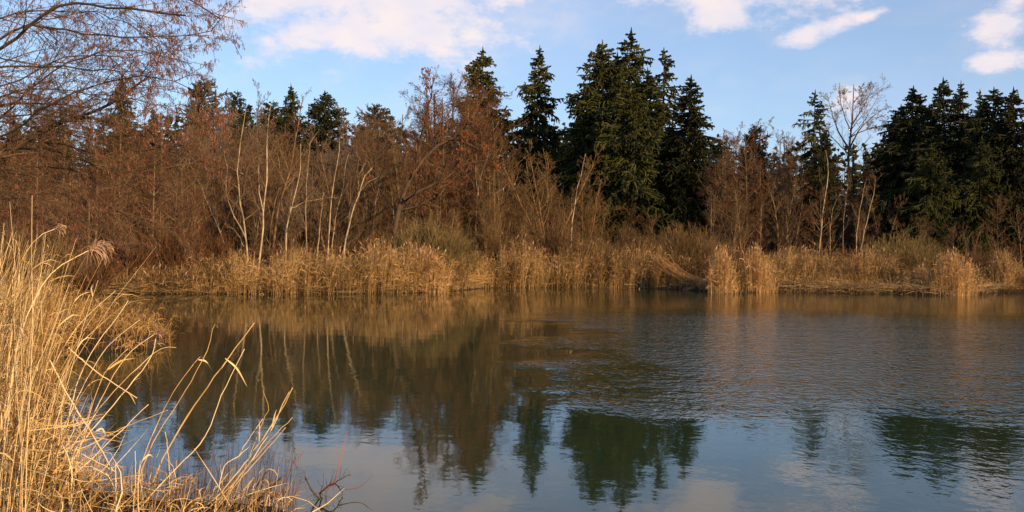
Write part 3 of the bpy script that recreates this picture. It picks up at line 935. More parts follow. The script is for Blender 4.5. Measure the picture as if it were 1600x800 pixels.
tubes(g, *B1, 3)
tubes(g, *B2, 3)
tag(g.build("undergrowth", MT["twig_brown"]), kind="stuff")

# ------------------------------------------------------------------ reeds
farx = [p[0] for p in FAR_PX]
farD = [float(q[1]) for q in far_w]


def shoreD(px):
    return np.interp(px, farx, farD)


def reed_geo(gs, base, h, lean, bend, rad, K=6, leaves=3, leaf_len=0.4, leaf_w=0.008, plume=0.0, gp=None, sides=3, var=None, pl_len=0.22, pl_r=0.02):
    """Vectorised reeds. base (N,3), lean (N,2) horizontal tip offset, bend exponent (N)."""
    N = len(base)
    z = np.linspace(0, 1, K)
    p = np.zeros((N, K, 3))
    off = z[None] ** bend[:, None]
    hh = np.sqrt(np.maximum(h ** 2 - (lean ** 2).sum(1), (0.25 * h) ** 2))
    p[..., 0] = base[:, :1] + lean[:, :1] * off
    p[..., 1] = base[:, 1:2] + lean[:, 1:] * off
    p[..., 2] = base[:, 2:] + hh[:, None] * z[None]
    p[:, 1:-1, :2] += rng.normal(size=(N, K - 2, 2)) * 0.006 * h[:, None, None]
    if var is None:
        var = rng.random(N)
    R_ = rad * (1 - 0.6 * z)[None] * rng.uniform(0.75, 1.25, (N, 1))
    tubes(gs, p, R_, sides, var)
    if leaves:
        L = spawn(p, R_, leaves, 0.25, 0.95, 30, 0.2, 4, 0.12, -0.10, 1.0, 0.001, tpow=0.3, absl=leaf_len)
        # leaves arch over and hang
        k = L[0]
        dz = np.linspace(0, 1, 4) ** 2 * leaf_len * 0.35
        k[..., 2] -= dz[None]
        w_ = np.array([0.7, 1.0, 0.8, 0.12])[None] * leaf_w * rng.uniform(0.6, 1.3, (len(k), 1))
        tubes(gs, k, w_, 2, np.repeat(var, leaves) * 0.6 + rng.random(len(k)) * 0.4)
    if plume > 0 and gp is not None:
        sel = rng.random(N) < plume
        if sel.any():
            tip = p[sel, -1]
            d = nrm(p[sel, -1] - p[sel, -2] + np.array([0, 0, -0.02]))
            m_ = len(tip)
            pts = np.empty((m_, 5, 3))
            pts[:, 0] = tip - d * 0.02
            for q in range(1, 5):
                d = nrm(d + np.c_[rng.normal(size=(m_, 2)) * 0.15, np.full(m_, -0.12)])
                pts[:, q] = pts[:, q - 1] + d * pl_len / 4
            tubes(gp, pts, np.ones((m_, 1)) * np.array([0.25, 0.9, 1.0, 0.7, 0.12])[None] * pl_r * rng.uniform(0.7, 1.2, (m_, 1)), 4)
    return p


# far reed belt: zones (px0, px1, count, setback0, setback1, height, stalk tone: lit and shaded stretches put into colour)
g, gp = Geo(), Geo()
ZON = [(120, 210, 900, 0.0, 2.5, 0.9, 0.5), (210, 300, 1500, -0.1, 3.0, 1.15, 0.5), (300, 430, 2600, -0.1, 3.5, 1.9, 0.5), (430, 580, 4000, -0.15, 4.0, 2.3, 0.55), (575, 640, 2400, -0.1, 4.0, 2.75, 0.5),
       (640, 700, 1500, 0.0, 3.0, 2.2, 0.6), (700, 790, 3000, -0.1, 4.0, 2.3, 0.65), (780, 900, 4600, -0.1, 4.5, 3.0, 0.5), (900, 1030, 4600, -0.1, 4.5, 2.9, 0.5), (1020, 1110, 2400, 2.0, 6.5, 2.6, 0.25),
       (1110, 1220, 1600, 0.5, 6.0, 2.4, 0.4), (1215, 1400, 6000, 2.6, 7.0, 2.7, 0.45), (1400, 1460, 1300, 3.0, 6.5, 1.6, 0.35), (1450, 1600, 2200, 1.5, 7.0, 2.3, 0.35), (1600, 1900, 3000, 1.0, 6.0, 2.0, 0.3)]
for x0, x1, n_, s0, s1, hh, vv in ZON:
    px = rng.uniform(x0, x1, n_)
    cl = np.sin(px * 0.21) * 0.5 + np.sin(px * 0.083 + 2) * 0.5
    keep = rng.random(n_) < 0.8 * (0.55 + 0.6 * np.abs(np.sin(px * 0.131 + 2 * np.sin(px * 0.031))))
    px, cl = px[keep], cl[keep]
    n_ = len(px)
    D = shoreD(px) + s0 + (s1 - s0) * rng.random(n_) ** 1.2
    x = (px - 800) / F_PX * D
    b_ = np.stack([x, D, gz(x, D) - 0.03], 1)
    h = hh * 0.70 * (0.35 + 0.75 * rng.random(n_) ** 1.5) * (1 + 0.14 * cl + 0.13 * np.sin(px * 0.9) + 0.1 * np.sin(px * 0.43 + 1) + 0.12 * np.sin(px * 0.057))
    ln = rng.normal(size=(n_, 2)) * 0.16 * h[:, None] + np.array([0.05, -0.08]) * h[:, None]
    reed_geo(g, b_, h, ln, rng.uniform(1.2, 2.2, n_), 0.0085, K=4, leaves=3, leaf_len=0.5, leaf_w=0.011, plume=0.03, gp=gp, sides=3,
             var=np.clip(rng.normal(vv - 0.05 + 0.2 * cl + 0.1 * np.sin(px * 0.37), 0.24, n_), 0, 1), pl_len=0.24, pl_r=0.03)
# the outer fringe at the waterline and litter between the stems
n_ = 6000
px = rng.uniform(130, 1620, n_)
D = shoreD(px) + rng.uniform(-0.15, 1.6, n_)
x = (px - 800) / F_PX * D
b_ = np.stack([x, D, gz(x, D) - 0.02], 1)
h = rng.uniform(0.25, 1.2, n_)
reed_geo(g, b_, h, rng.normal(size=(n_, 2)) * 0.35 * h[:, None], rng.uniform(0.9, 1.8, n_), 0.007, K=3, leaves=1, leaf_len=0.35, leaf_w=0.011, sides=3)
rb = g.build("reed_belt", MT["reed_far"])
tag(rb, kind="stuff")
rp = gp.build("plumes", MT["plume"], rb)
tag(rp, kind="stuff")

# trampled reed litter along the right bank and the left corner
g = Geo()
for x0, x1, n_, s0, s1 in [(1205, 1470, 4200, 0.1, 3.4), (130, 330, 1500, -0.1, 2.2), (1470, 1600, 700, 0.3, 3.0), (700, 1100, 300, 0.0, 1.2), (330, 690, 700, 0.0, 1.2)]:
    px = rng.uniform(x0, x1, n_)
    D = shoreD(px) + rng.uniform(s0, s1, n_)
    x = (px - 800) / F_PX * D
    p0 = np.stack([x, D, np.maximum(gz(x, D), 0.0) + rng.uniform(0.0, 0.16, n_)], 1)
    a = rng.normal(0, 0.5, n_) + np.where(rng.random(n_) < 0.5, 0, np.pi)
    d = np.stack([np.cos(a), np.sin(a), rng.normal(0.06, 0.12, n_)], 1)
    L = rng.uniform(0.4, 1.4, n_)[:, None]
    pts = np.stack([p0, p0 + d * L * 0.5 + [0, 0, 0.03], p0 + d * L], 1)
    tubes(g, pts, np.ones((n_, 1)) * np.array([0.010, 0.010, 0.006])[None] * rng.uniform(0.7, 1.6, (n_, 1)), 3)
tag(g.build("reed_litter", MT["litter"]), kind="stuff")


# reed clumps one can tell apart
def clump(px, D, wpx, h, n_, m, label, fan=0.18, dp=1.2, lean=(0.0, 0.0), fill=0.0):
    cx = (px - 800) / F_PX * D
    root = empty("reed_clump", (cx, D, float(gz(cx, D))))
    a, r = rng.random(n_) * 6.283, np.abs(rng.normal(0, 0.5, n_))
    bx = np.cos(a) * r * wpx * D / F_PX * 0.5 * 0.8
    by = np.sin(a) * r * dp * 0.5
    z0 = np.maximum(gz(bx + cx, by + D), -0.05) - float(gz(cx, D)) - 0.03
    hh = h * (0.35 + 0.72 * rng.random(n_) ** 1.2) * np.maximum(0.3, 1 - 0.32 * r ** 2 + 0.1 * np.sin(a * 3 + r * 4))
    ln = np.stack([np.cos(a), np.sin(a)], 1) * (r * fan * hh)[:, None] + rng.normal(size=(n_, 2)) * 0.06 * hh[:, None] + np.array(lean) * hh[:, None]
    g, gq = Geo(), Geo()
    reed_geo(g, np.stack([bx, by, z0], 1), hh, ln, rng.uniform(1.1, 2.0, n_), 0.008, K=4, leaves=3, leaf_len=0.45, leaf_w=0.011, plume=0.08, gp=gq,
             var=np.clip(rng.normal(0.6, 0.22, n_), 0, 1), pl_len=0.22, pl_r=0.028)
    g.build("stalks", MT[m], root)
    gq.build("plumes", MT["plume"], root)
    tag(root, label, "reeds", "reed clumps at the far waterline")


clump(668, shoreD(668) + 0.5, 84, 1.9, 1500, "reed_bright", "brightest pale reed clump, in front of the olive willow bush", fan=0.1, dp=1.6)
clump(640, shoreD(640) + 1.0, 40, 2.2, 600, "reed_far", "upright reed clump just left of the brightest one", fan=0.12)
clump(1127, shoreD(1127) + 0.3, 54, 2.4, 800, "reed_bright", "left one of two tall tan reed clumps right of the fallen sheaf", fan=0.10, dp=1.3)
clump(1183, shoreD(1183) + 0.4, 66, 2.4, 850, "reed_bright", "right one of two tall tan reed clumps right of the fallen sheaf", fan=0.12, dp=1.3)
clump(1490, shoreD(1490) + 0.3, 80, 2.35, 1500, "reed_bright", "big rounded tan reed clump standing in the water on right", fan=0.14, dp=1.8)
clump(1566, shoreD(1566) + 0.8, 42, 2.5, 700, "reed_far", "small dim reed clump nearest the right edge", fan=0.12)


# fallen sheaf of reeds at 1040..1100
def sheaf(name, poly, D, n_, spread, label, m="reed_far", r=0.009):
    pts0 = np.array([P(x, y, D + o) for x, y, o in poly])
    base = pts0[-1].copy()
    g = Geo()
    K = 6
    c = resample(pts0, K)
    fanw = np.linspace(spread, spread * 0.45, K)[None, :, None]
    off = rng.normal(size=(n_, 1, 3)) * fanw * np.array([0.7, 1.2, 0.55]) + rng.normal(size=(n_, K, 3)) * 0.05
    pp = c[None] + off
    pp[..., 2] = np.maximum(pp[..., 2], 0.02)
    tubes(g, pp - base, np.ones((n_, 1)) * np.linspace(1, 0.7, K)[None] * r, 3, np.clip(rng.normal(0.6, 0.25, n_), 0, 1))
    o = g.build(name, MT[m])
    o.location = [float(v) for v in base]
    tag(o, label, "reeds", "fallen reeds at the far waterline")


sheaf("fallen_reeds", [(1028, 405, 1.0), (1046, 420, 0.6), (1068, 433, 0.3), (1100, 441, 0.0)], shoreD(1070) + 0.4, 110, 0.30, "long sheaf of bent reeds fallen rightwards over the dark bank hollow", m="reed_bright")
sheaf("fallen_reeds", [(1068, 456, -0.2), (1085, 447, 0.0), (1100, 440, 0.2)], shoreD(1080), 14, 0.06, "few crossed reed stems dipping into the water below the long sheaf")
sheaf("fallen_reeds", [(1518, 452, 0.3), (1532, 446, 0.2), (1548, 443, 0.4)], shoreD(1530) + 0.2, 40, 0.07, "pale flattened reeds right of the big rounded clump")
sheaf("fallen_reeds", [(1566, 450, 0.3), (1580, 443, 0.2)] + [(1584, 440, 0.3)], shoreD(1575) + 0.2, 20, 0.05, "short tilted reeds below the small dim clump")
sheaf("fallen_reeds", [(222, 456, 0.0), (238, 449, 0.3), (258, 443, 0.6)], shoreD(240) - 0.1, 60, 0.06, "bright flattened reeds pointing down to the left water corner")
sheaf("fallen_reeds", [(330, 455, 0.0), (350, 449, 0.3), (375, 447, 0.8)], shoreD(350) - 0.1, 50, 0.07, "flattened reeds below the leftmost leaning birch")

# spit of low sedge on the left
g = Geo()
n_ = 7000
cand = np.stack([rng.uniform(-16, -6.5, n_ * 6), rng.uniform(13, 33, n_ * 6)], 1)
sdv = lake_sd(cand[:, 0], cand[:, 1])
sd_ok = (sdv > -0.12) & (sdv < 4.5)
cand = cand[sd_ok][:n_]
n_ = len(cand)
h = (0.12 + 0.7 * rng.random(n_) ** 2.2) * (1 + 0.25 * np.sin(cand[:, 0] * 5) * np.sin(cand[:, 1] * 3)) * (1 + 0.15 * sm((-(cand[:, 0]) - 8) / 5))
b_ = np.c_[cand, np.maximum(gz(cand[:, 0], cand[:, 1]), -0.02)]
reed_geo(g, b_, h, rng.normal(size=(n_, 2)) * 0.26 * h[:, None] + np.array([0.08, 0]) * h[:, None], rng.uniform(1.2, 2.2, n_), 0.0045, K=4, leaves=3, leaf_len=0.28, leaf_w=0.006)
tag(g.build("sedge", MT["sedge"]), kind="stuff")

# ------------------------------------------------------------------ near left reed bed
g, gp = Geo(), Geo()


def near_bed(n_, xr, yr, hr, leanx, rad, pxmax, leaves=3, plume=0.0, bexp=(1.2, 2.2)):
    c = np.stack([rng.uniform(*xr, n_ * 5), rng.uniform(*yr, n_ * 5)], 1)
    s = lake_sd(c[:, 0], c[:, 1])
    pxx = 800 + c[:, 0] / c[:, 1] * F_PX
    ok = (s > -0.25) & (pxx < pxmax) & (pxx > -250)
    c = c[ok][:n_]
    n_ = len(c)
    h = rng.uniform(*hr, n_)
    b_ = np.c_[c, np.maximum(gz(c[:, 0], c[:, 1]) - 0.02, -0.1)]
    ln = rng.normal(size=(n_, 2)) * 0.09 * h[:, None] + np.array([leanx, 0.0]) * h[:, None] * rng.uniform(0.2, 1.6, (n_, 1))
    reed_geo(g, b_, h, ln, rng.uniform(*bexp, n_), rad, K=7, leaves=leaves, leaf_len=0.26, leaf_w=0.0034, plume=plume, gp=gp, pl_len=0.2, pl_r=0.012)


near_bed(1150, (-9, -2.6), (5.0, 13), (1.2, 2.15), 0.15, 0.0034, 50, leaves=2)
near_bed(600, (-13, -5.0), (12, 20), (0.8, 1.8), 0.10, 0.0034, 50)
near_bed(500, (-9, -2.0), (5.5, 10), (0.4, 1.2), 0.20, 0.003, 95, leaves=2)
near_bed(1300, (-9, -0.6), (4.6, 9.5), (0.08, 0.36), 0.15, 0.0024, 455, leaves=1, bexp=(1.0, 2.0))
# broken stems and leaves tangled low down
n_ = 2400
c = np.stack([rng.uniform(-8, -1.2, n_ * 4), rng.uniform(4.8, 11, n_ * 4)], 1)
s = lake_sd(c[:, 0], c[:, 1])
pxx = 800 + c[:, 0] / c[:, 1] * F_PX
dn = np.clip((470 - pxx) / 300, 0.15, 1)
ok = (s > -0.15) & (pxx < 460) & (pxx > -200) & (rng.random(len(c)) < dn)
c = c[ok][:n_]
n_ = len(c)
tall = np.interp(800 + c[:, 0] / c[:, 1] * F_PX, [0, 100, 150, 250, 450], [0.9, 0.7, 0.25, 0.15, 0.12])
p0 = np.c_[c, np.maximum(gz(c[:, 0], c[:, 1]), 0) + rng.random(n_) ** 1.6 * tall]
a = rng.random(n_) * 6.283
e = rng.normal(0.15, 0.65, n_)
d = np.stack([np.cos(a) * np.cos(e), np.sin(a) * np.cos(e), np.sin(e)], 1)
L = rng.uniform(0.12, 0.55, n_)[:, None]
q = nrm(np.cross(d, rng.normal(size=(n_, 3)))) * L * rng.uniform(-0.22, 0.22, (n_, 1))
pts = np.stack([p0, p0 + d * L * 0.33 + q, p0 + d * L * 0.66 + q, p0 + d * L], 1)
pts[..., 2] = np.maximum(pts[..., 2], 0.03)
tubes(g, pts, np.ones((n_, 1)) * np.array([0.8, 1.0, 0.8, 0.2])[None] * rng.uniform(0.0015, 0.0042, (n_, 1)), 2)
nb = g.build("reed_bed", MT["reed"])
tag(nb, kind="stuff")

# near stalks one can tell apart: (polyline px, depth start, depth end, radius, leaves, plume, label)
DN = 7.6
STK = [
    ([(225, 800), (255, 715), (310, 625), (365, 548), (397, 505)], 7.2, 7.9, 0.0075, [(352, 560, 386, 604)], 0, "thick bent reed stalk reaching highest over the water, with a hanging leaf"),
    ([(205, 790), (235, 700), (290, 610), (325, 545), (334, 508), (340, 512)], 7.4, 8.0, 0.0045, [(310, 562, 332, 580)], 0, "thin reed stalk with hooked tip left of the thick bent stalk"),
    ([(215, 800), (262, 745), (318, 685), (350, 610), (382, 545)], 7.0, 7.4, 0.0045, [], 0, "curving reed stalk just right of the thick bent stalk"),
    ([(195, 800), (230, 700), (262, 628), (300, 572), (312, 558)], 7.6, 8.3, 0.004, [(312, 558, 322, 572)], 0, "fine reed stalk left of the hooked one"),
    ([(300, 805), (345, 770), (400, 700), (440, 640), (457, 606)], 6.9, 7.2, 0.0055, [(410, 650, 411, 608)], 0, "reed stalk at right end of the leaning bunch, tip highest"),
    ([(310, 810), (360, 760), (420, 690), (457, 652)], 6.8, 7.0, 0.005, [], 0, "reed stalk low at the right end of the leaning bunch"),
    ([(325, 815), (370, 755), (415, 705), (446, 668)], 7.0, 7.1, 0.005, [], 0, "lowest tilted stalk of the leaning bunch"),
    ([(330, 800), (385, 730), (425, 670), (438, 640), (452, 612)], 7.2, 7.4, 0.0045, [(425, 668, 432, 640)], 0, "crooked stalk inside the leaning bunch"),
    ([(280, 805), (340, 760), (380, 700), (410, 655)], 7.1, 7.3, 0.0045, [(405, 690, 404, 655)], 0, "stalk on left side of the leaning bunch"),
    ([(335, 800), (350, 730), (370, 715), (398, 690)], 7.0, 7.2, 0.004, [], 0, "short arched stalk at foot of the leaning bunch"),
    ([(410, 660), (420, 640), (411, 610)], 7.2, 7.2, 0.003, [], 0, "short upright twig sticking up behind the leaning bunch"),
    ([(0, 690), (30, 530), (70, 440), (100, 412), (138, 392)], 6.8, 7.4, 0.006, [], 2, "tall arching reed with a full drooping feathery plume"),
    ([(-10, 560), (15, 450), (38, 400), (60, 370), (85, 358)], 7.0, 7.6, 0.0045, [], 1, "tallest arching reed at left with a thin bowed plume"),
    ([(60, 690), (110, 560), (165, 500), (205, 472), (235, 468)], 8.0, 8.8, 0.004, [], 0, "arching reed bowing right above the sedge spit"),
    ([(100, 760), (150, 640), (195, 560), (240, 523)], 7.6, 8.3, 0.0045, [], 1, "leaning reed with pinkish plume beside the spit tip"),
    ([(118, 690), (170, 620), (215, 575), (250, 545), (275, 543)], 7.7, 8.4, 0.0045, [], 0, "reed with bent tip reaching right beyond the spit"),
    ([(110, 720), (150, 665), (205, 600), (238, 555), (243, 530)], 7.2, 7.7, 0.0055, [(205, 597, 228, 597)], 0, "stout leaning stalk crossing the water below the spit"),
    ([(78, 563), (110, 625), (145, 680), (177, 736)], 7.0, 6.8, 0.006, [(150, 674, 165, 680)], 0, "straight broken stem slanting down to the right across the blue water"),
    ([(107, 543), (150, 580), (214, 622)], 7.1, 7.3, 0.005, [(188, 610, 212, 632)], 0, "broken stem slanting down to the right with a frayed end"),
    ([(100, 760), (140, 720), (190, 672), (232, 632)], 7.0, 7.3, 0.005, [], 0, "straight stem rising right over the blue water"),
    ([(60, 720), (130, 700), (200, 665), (262, 641)], 7.2, 7.8, 0.0042, [], 0, "low stem slanting gently right over the blue water"),
    ([(115, 715), (150, 722), (180, 737)], 6.8, 6.8, 0.005, [], 0, "short stem lying level above the waterline"),
    ([(130, 760), (180, 748), (226, 742)], 6.7, 7.0, 0.004, [], 0, "thin stem lying almost flat over the water edge"),
    ([(95, 700), (120, 600), (150, 540), (180, 500), (200, 470)], 7.6, 8.2, 0.0045, [], 0, "straight reed stalk leaning right of the dense bed"),
    ([(60, 650), (90, 560), (130, 500), (180, 455)], 8.0, 8.6, 0.0042, [], 0, "slender reed leaning towards the left water corner"),
    ([(105, 655), (140, 585), (170, 540), (218, 500)], 7.8, 8.5, 0.004, [], 0, "slender reed ending over the middle of the spit"),
    ([(110, 800), (125, 700), (160, 590), (185, 560), (200, 545)], 7.3, 7.7, 0.0045, [(165, 580, 210, 560)], 0, "reed stalk with a leaf stretched level under the spit"),
    ([(40, 800), (52, 700), (66, 560), (64, 470)], 6.6, 6.9, 0.0055, [], 0, "nearly upright bright stalk in front of the dense bed"),
    ([(5, 790), (8, 640), (20, 500), (30, 430)], 6.4, 6.7, 0.005, [], 0, "nearly upright stalk at the left picture edge"),
    ([(85, 790), (95, 660), (112, 540), (140, 460)], 7.0, 7.4, 0.005, [], 0, "bright stalk rising at the right rim of the dense bed"),
    ([(0, 725), (25, 760), (38, 800)], 6.2, 6.0, 0.005, [], 0, "broken stem bent down in the bottom left corner"),
    ([(182, 810), (181, 760), (181, 725)], 6.7, 6.7, 0.006, [], 0, "short stub of reed standing at the water edge"),
    ([(207, 810), (212, 740), (211, 705)], 6.8, 6.8, 0.004, [], 0, "thin dark stub right of the standing stub"),
    ([(265, 740), (262, 700), (258, 675)], 7.2, 7.2, 0.004, [(222, 720, 240, 715)], 0, "thin broken leaf stalk below the thick bent stalk"),
]
for poly, d0, d1, r, lv, pl, lab in STK:
    dd = np.linspace(d0, d1, len(poly))
    pts = np.array([P(x, y, D) for (x, y), D in zip(poly, dd)])
    if poly[0][1] > 700:
        gb = pts[0].copy()
        gb[2] = max(float(gz(gb[0], gb[1])), 0) - 0.05
        if gb[2] < pts[0, 2]:
            pts = np.vstack([gb, pts])
    else:
        gb = pts[0] - np.array([0.25, 0.0, 0])
        gb[2] = max(float(gz(gb[0], gb[1])), 0) - 0.05
        if poly[0][1] > poly[-1][1]:
            pts = np.vstack([gb, pts])
    o0 = pts[0].copy()
    root = empty("reed_stalk", o0)
    g = Geo()
    c = resample(pts, 20) - o0
    c[1:-1] += rng.normal(size=c[1:-1].shape) * r * 0.45
    rr = np.linspace(1.0, 0.55, 20) * r
    rr[4::5] *= 1.3
    tubes(g, c[None], rr[None], 6, np.array([rng.uniform(0.55, 0.95)]))
    g.build("stem", MT["reed"], root)
    for (x0, y0, x1, y1) in lv:
        A, B = P(x0, y0, d1), P(x1, y1, d1 + 0.1)
        mid = (A + B) / 2 + np.array([0, 0.02, 0.03])
        cc = resample([A, mid, B], 8) - o0
        g = Geo()
        tubes(g, cc[None], (np.array([0.5, 0.8, 1, 1, 0.9, 0.7, 0.4, 0.1]) * 0.0075)[None], 2, np.array([0.8]))
        g.build("leaf", MT["reed"], root)
    if pl:
        tip = c[-1]
        g = Geo()
        k = 130 if pl == 2 else 60
        sc = 1.0 if pl == 2 else 0.55
        dirx = nrm(c[-1] - c[-3])
        tt = rng.random(k)
        p0 = tip + dirx * (tt * 0.10 * sc)[:, None]
        d = nrm(dirx[None] * 0.8 + rng.normal(size=(k, 3)) * 0.45 + np.array([0.12, 0, -0.1]))
        L = rng.uniform(0.05, 0.12, k)[:, None] * sc
        pp = np.stack([p0, p0 + d * L * 0.5, p0 + d * L + [0, 0, -0.03 * sc], p0 + d * L * 1.15 + [0, 0, -0.065 * sc]], 1)
        tubes(g, pp, np.ones((k, 1)) * np.array([0.5, 1, 0.9, 0.3])[None] * 0.0045, 3)
        g.build("plume", MT["plume"], root)
    tag(root, lab, "reed", "reed stalks on the near bank")


# sunken branch with red shoots at the bottom
def branch_thing(name, main, shoots, D, label, cat):
    pts = [np.array([P(x, y, D + o) for x, y, o in m]) for m in main]
    o0 = pts[0][0].copy()
    root = empty(name, o0)
    g = Geo()
    for i, q in enumerate(pts):
        c = resample(q, 14) - o0
        c[1:-1] += rng.normal(size=c[1:-1].shape) * 0.004
        tubes(g, c[None], (np.linspace(1, 0.45, 14) * (0.013 if i == 0 else 0.008))[None], 6)
        L = spawn(c[None], np.linspace(1, 0.4, 14)[None] * 0.008, 12, 0.15, 1, 50, 0.28, 5, 0.3, 0.12, 0.5, 0.0022)
        tubes(g, *L, 4)
    g.build("bough", MT["bark_dark"], root)
    for m in shoots:
        c = resample(np.array([P(x, y, D + o) for x, y, o in m]), 8) - o0
        g = Geo()
        tubes(g, c[None], (np.linspace(1, 0.4, 8) * 0.0045)[None], 5)
        g.build("shoot", MT["red_twig"], root)
    tag(root, label, cat)


branch_thing("sunken_branch", [[(560, 800, 0.4), (520, 790, 0.2), (490, 770, 0.0), (477, 745, 0)], [(520, 790, 0.2), (500, 772, 0.0), (530, 750, -0.1), (548, 742, 0)],
                               [(500, 772, 0), (520, 755, 0.1), (535, 770, 0.2)]],
             [[(521, 760, 0), (530, 725, 0), (543, 672, 0.1)], [(521, 758, 0), (508, 765, 0), (492, 775, 0)], [(530, 765, 0.1), (560, 762, 0.2), (583, 742, 0.3)], [(478, 762, 0), (477, 742, 0), (479, 736, 0)]],
             8.3, "dark sunken branch with thin red shoots rising from the water", "branch")
branch_thing("twig_tangle", [[(395, 790, 0), (415, 770, 0), (440, 745, 0.1)], [(405, 790, 0), (430, 775, 0.1), (450, 768, 0.1)], [(380, 800, -0.1), (400, 760, 0), (420, 735, 0.1)]],
             [[(415, 790, 0), (440, 770, 0.1), (470, 762, 0.1)], [(430, 780, 0), (452, 735, 0.1), (475, 705, 0.2)]],
             7.8, "small tangle of twigs at the tip of the near bank", "twigs")

# grasses and thin reddish sprigs poking up from the near bank
g = Geo()
n_ = 260
px = rng.uniform(230, 470, n_)
D = rng.uniform(7.6, 8.6, n_)
x = (px - 800) / F_PX * D
b_ = np.stack([x, D, np.maximum(gz(x, D), 0) - 0.02], 1)
h = rng.uniform(0.15, 0.62, n_)
reed_geo(g, b_, h, rng.normal(size=(n_, 2)) * 0.1 * h[:, None] + np.array([0.08, 0]) * h[:, None], rng.uniform(1, 1.6, n_), 0.0022, K=4, leaves=0)
tag(g.build("sprigs", MT["twig_red"]), kind="stuff")

# ------------------------------------------------------------------ the near catkin tree reaching in from the left
D0 = 11.5
tb = P(-150, 400, D0)
tz = float(gz(tb[0], tb[1]))
base = np.array([tb[0], tb[1], tz - 0.05])
trunk = np.array([[0, 0, 0], [0.1, 0.1, 1.0], [0.0, 0.2, 2.2], [-0.2, 0.2, 3.6], [-0.1, 0.1, 5.2], [0.1, 0.0, 7.0]])
BR = [
    # px polylines, depth offsets start->end, radius
    ([(-150, 170), (0, 75), (40, 42), (90, 10), (130, 3), (200, 15), (290, 24)], 0.0, -0.8, 0.030),
    ([(-140, 120), (-20, 72), (40, 40), (110, 50), (200, 57), (270, 56), (332, 48)], 0.0, 0.6, 0.020),
    ([(-150, 250), (-60, 262), (0, 245), (30, 228), (75, 200), (130, 182), (165, 165), (235, 118)], 0, 0.3, 0.045),
    ([(75, 200), (130, 184), (200, 197), (280, 197), (350, 185)], 0.2, 1.0, 0.020),
    ([(-140, 140), (0, 104), (60, 104), (160, 110), (235, 113)], 0, -0.5, 0.018),
    ([(-140, 200), (0, 166), (50, 163), (90, 162), (150, 172)], 0, 0.9, 0.024),
    ([(60, 220), (110, 243), (200, 268), (260, 262), (325, 250)], 0.2, 0.9, 0.014),
    ([(-150, 260), (0, 297), (40, 322), (80, 352), (122, 386)], 0, -0.3, 0.020),
    ([(-150, 300), (0, 325), (30, 328), (60, 322)], 0, 0.4, 0.020),
    ([(-150, 60), (-40, 10), (60, -30), (170, -25), (280, -5), (345, 30)], 0, 0.5, 0.028),
    ([(-140, 20), (0, -60), (150, -70), (260, -40)], 0, -0.5, 0.022),
    ([(-150, 230), (-20, 200), (60, 128), (130, 90), (210, 78), (300, 100)], 0, 1.4, 0.018),
    ([(-150, 240), (0, 215), (70, 165), (160, 130), (240, 120), (300, 140)], 0, -1.0, 0.016),
    ([(-150, 290), (0, 268), (70, 258), (150, 280), (230, 320)], 0, 1.6, 0.016),
    ([(-150, 330), (20, 310), (90, 300), (180, 330), (240, 360)], 0, 2.0, 0.014),
    ([(-150, 225), (0, 150), (80, 140), (170, 150), (260, 165)], 0, 0.8, 0.013),
    ([(-150, 225), (0, 185), (80, 180), (150, 205), (240, 215)], 0, -0.6, 0.013),
    ([(-150, 240), (0, 215), (90, 225), (180, 240), (290, 225)], 0, 1.8, 0.013),
    ([(-150, 235), (0, 232), (100, 240), (220, 300), (330, 345)], 0, 1.2, 0.014),
    ([(-150, 245), (0, 262), (120, 290), (200, 340), (290, 372)], 0, 0.2, 0.013),
    ([(-150, 200), (0, 190), (130, 215), (260, 235), (350, 275)], 0, 2.2, 0.013),
    ([(-150, 290), (0, 300), (90, 330), (150, 362), (200, 395)], 0, -0.6, 0.012),
    ([(-150, 150), (0, 135), (100, 90), (200, 88), (300, 75)], 0, 2.2, 0.014),
    ([(-150, 90), (0, 30), (100, 15), (180, 30), (260, 70)], 0, 1.6, 0.016),
]
stems, rads = [trunk], [0.14]
for poly, o0, o1, r in BR:
    dd = np.linspace(D0 + o0, D0 + o1, len(poly))
    stems.append(np.array([P(x, y, D) for (x, y), D in zip(poly, dd)]) - base)
    rads.append(r)
root = empty("catkin_tree", base)
g = Geo()
tubes(g, resample(trunk, 16)[None], np.linspace(0.16, 0.07, 16)[None], 10)
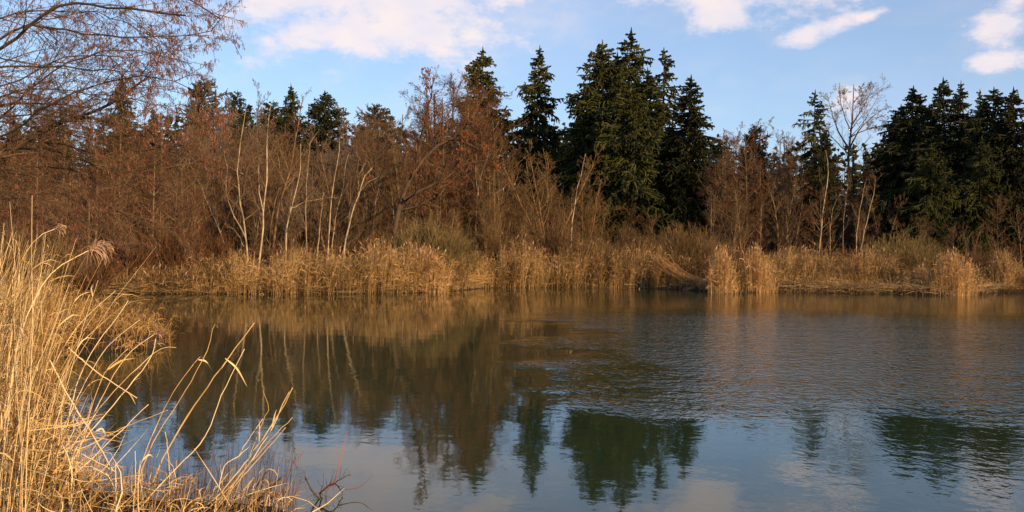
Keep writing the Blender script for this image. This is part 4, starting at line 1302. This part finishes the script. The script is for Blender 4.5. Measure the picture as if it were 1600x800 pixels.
# short crooked starts joining each bough to the trunk
g.build("trunk", MT["bark_dark"], root)
SP = np.array([resample(s, 18) for s in stems[1:]])
SR = np.array([np.linspace(r, max(r * 0.25, 0.004), 18) for r in rads[1:]])
SP[:, 1:-1] += rng.normal(size=SP[:, 1:-1].shape) * 0.012
TR = resample(trunk, 60)
link = []
lr = []
for i in range(len(SP)):
    if BR[i][0][0][0] > 0:
        continue
    j = int(np.argmin(np.abs(TR[:, 2] - (SP[i, 0, 2] - 0.5))))
    link.append(resample([TR[j], (TR[j] + SP[i, 0]) / 2 + [0, 0, 0.08], SP[i, 0]], 6))
    lr.append(np.linspace(SR[i, 0] * 1.3, SR[i, 0], 6))
g = Geo()
tubes(g, SP, SR, 6)
tubes(g, np.array(link), np.array(lr), 6)
g.build("boughs", MT["bark_dark"], root)
L2 = spawn(SP, SR, 20, 0.12, 1.0, 36, 0.30, 8, 0.09, -0.005, 0.45, 0.005, tpow=0.45)
L3 = spawn(L2[0], L2[1], 8, 0.1, 1.0, 38, 0.40, 6, 0.11, -0.02, 0.6, 0.0032)
L4 = spawn(L3[0], L3[1], 4, 0.15, 1.0, 38, 0.5, 4, 0.13, -0.04, 0.7, 0.0022)
g = Geo()
tubes(g, *L2, 4)
tubes(g, *L3, 3)
tubes(g, *L4, 3)
g.build("twigs", MT["bark_brown"], root)
g = Geo()
E = np.concatenate([L4[0][:, -1], L4[0][:, 2], L3[0][:, -1], L3[0][:, 3]])
E = E[rng.random(len(E)) < 0.26 + 0.40 * sm((E[:, 0] + base[0] + 6.5) / 2.5) * sm((E[:, 2] - 2.5) / 1.5)]
E = np.concatenate([E, E + rng.normal(size=E.shape) * 0.012])
E = E[rng.random(len(E)) < 0.62]
m = len(E)
ln = rng.uniform(0.02, 0.055, m)
sw = rng.normal(size=(m, 2)) * 0.22
pts = np.stack([E + np.stack([sw[:, 0] * ln * q, sw[:, 1] * ln * q, -ln * q], 1) for q in (0, 0.3, 0.75, 1.0)], 1)
tubes(g, pts, np.ones((m, 1)) * np.array([0.3, 1.0, 0.9, 0.25])[None] * 0.0027, 4)
tag(g.build("catkins", MT["catkin_near"], root), kind="stuff")
tag(root, "near leafless tree with drooping red catkins reaching in from the left edge", "tree")

# prototypes nobody placed must not stay at the origin
for key, (root, used) in protos.items():
    if not used:
        for ch in KIDS[root.name]:
            bpy.data.objects.remove(ch)
        bpy.data.objects.remove(root)
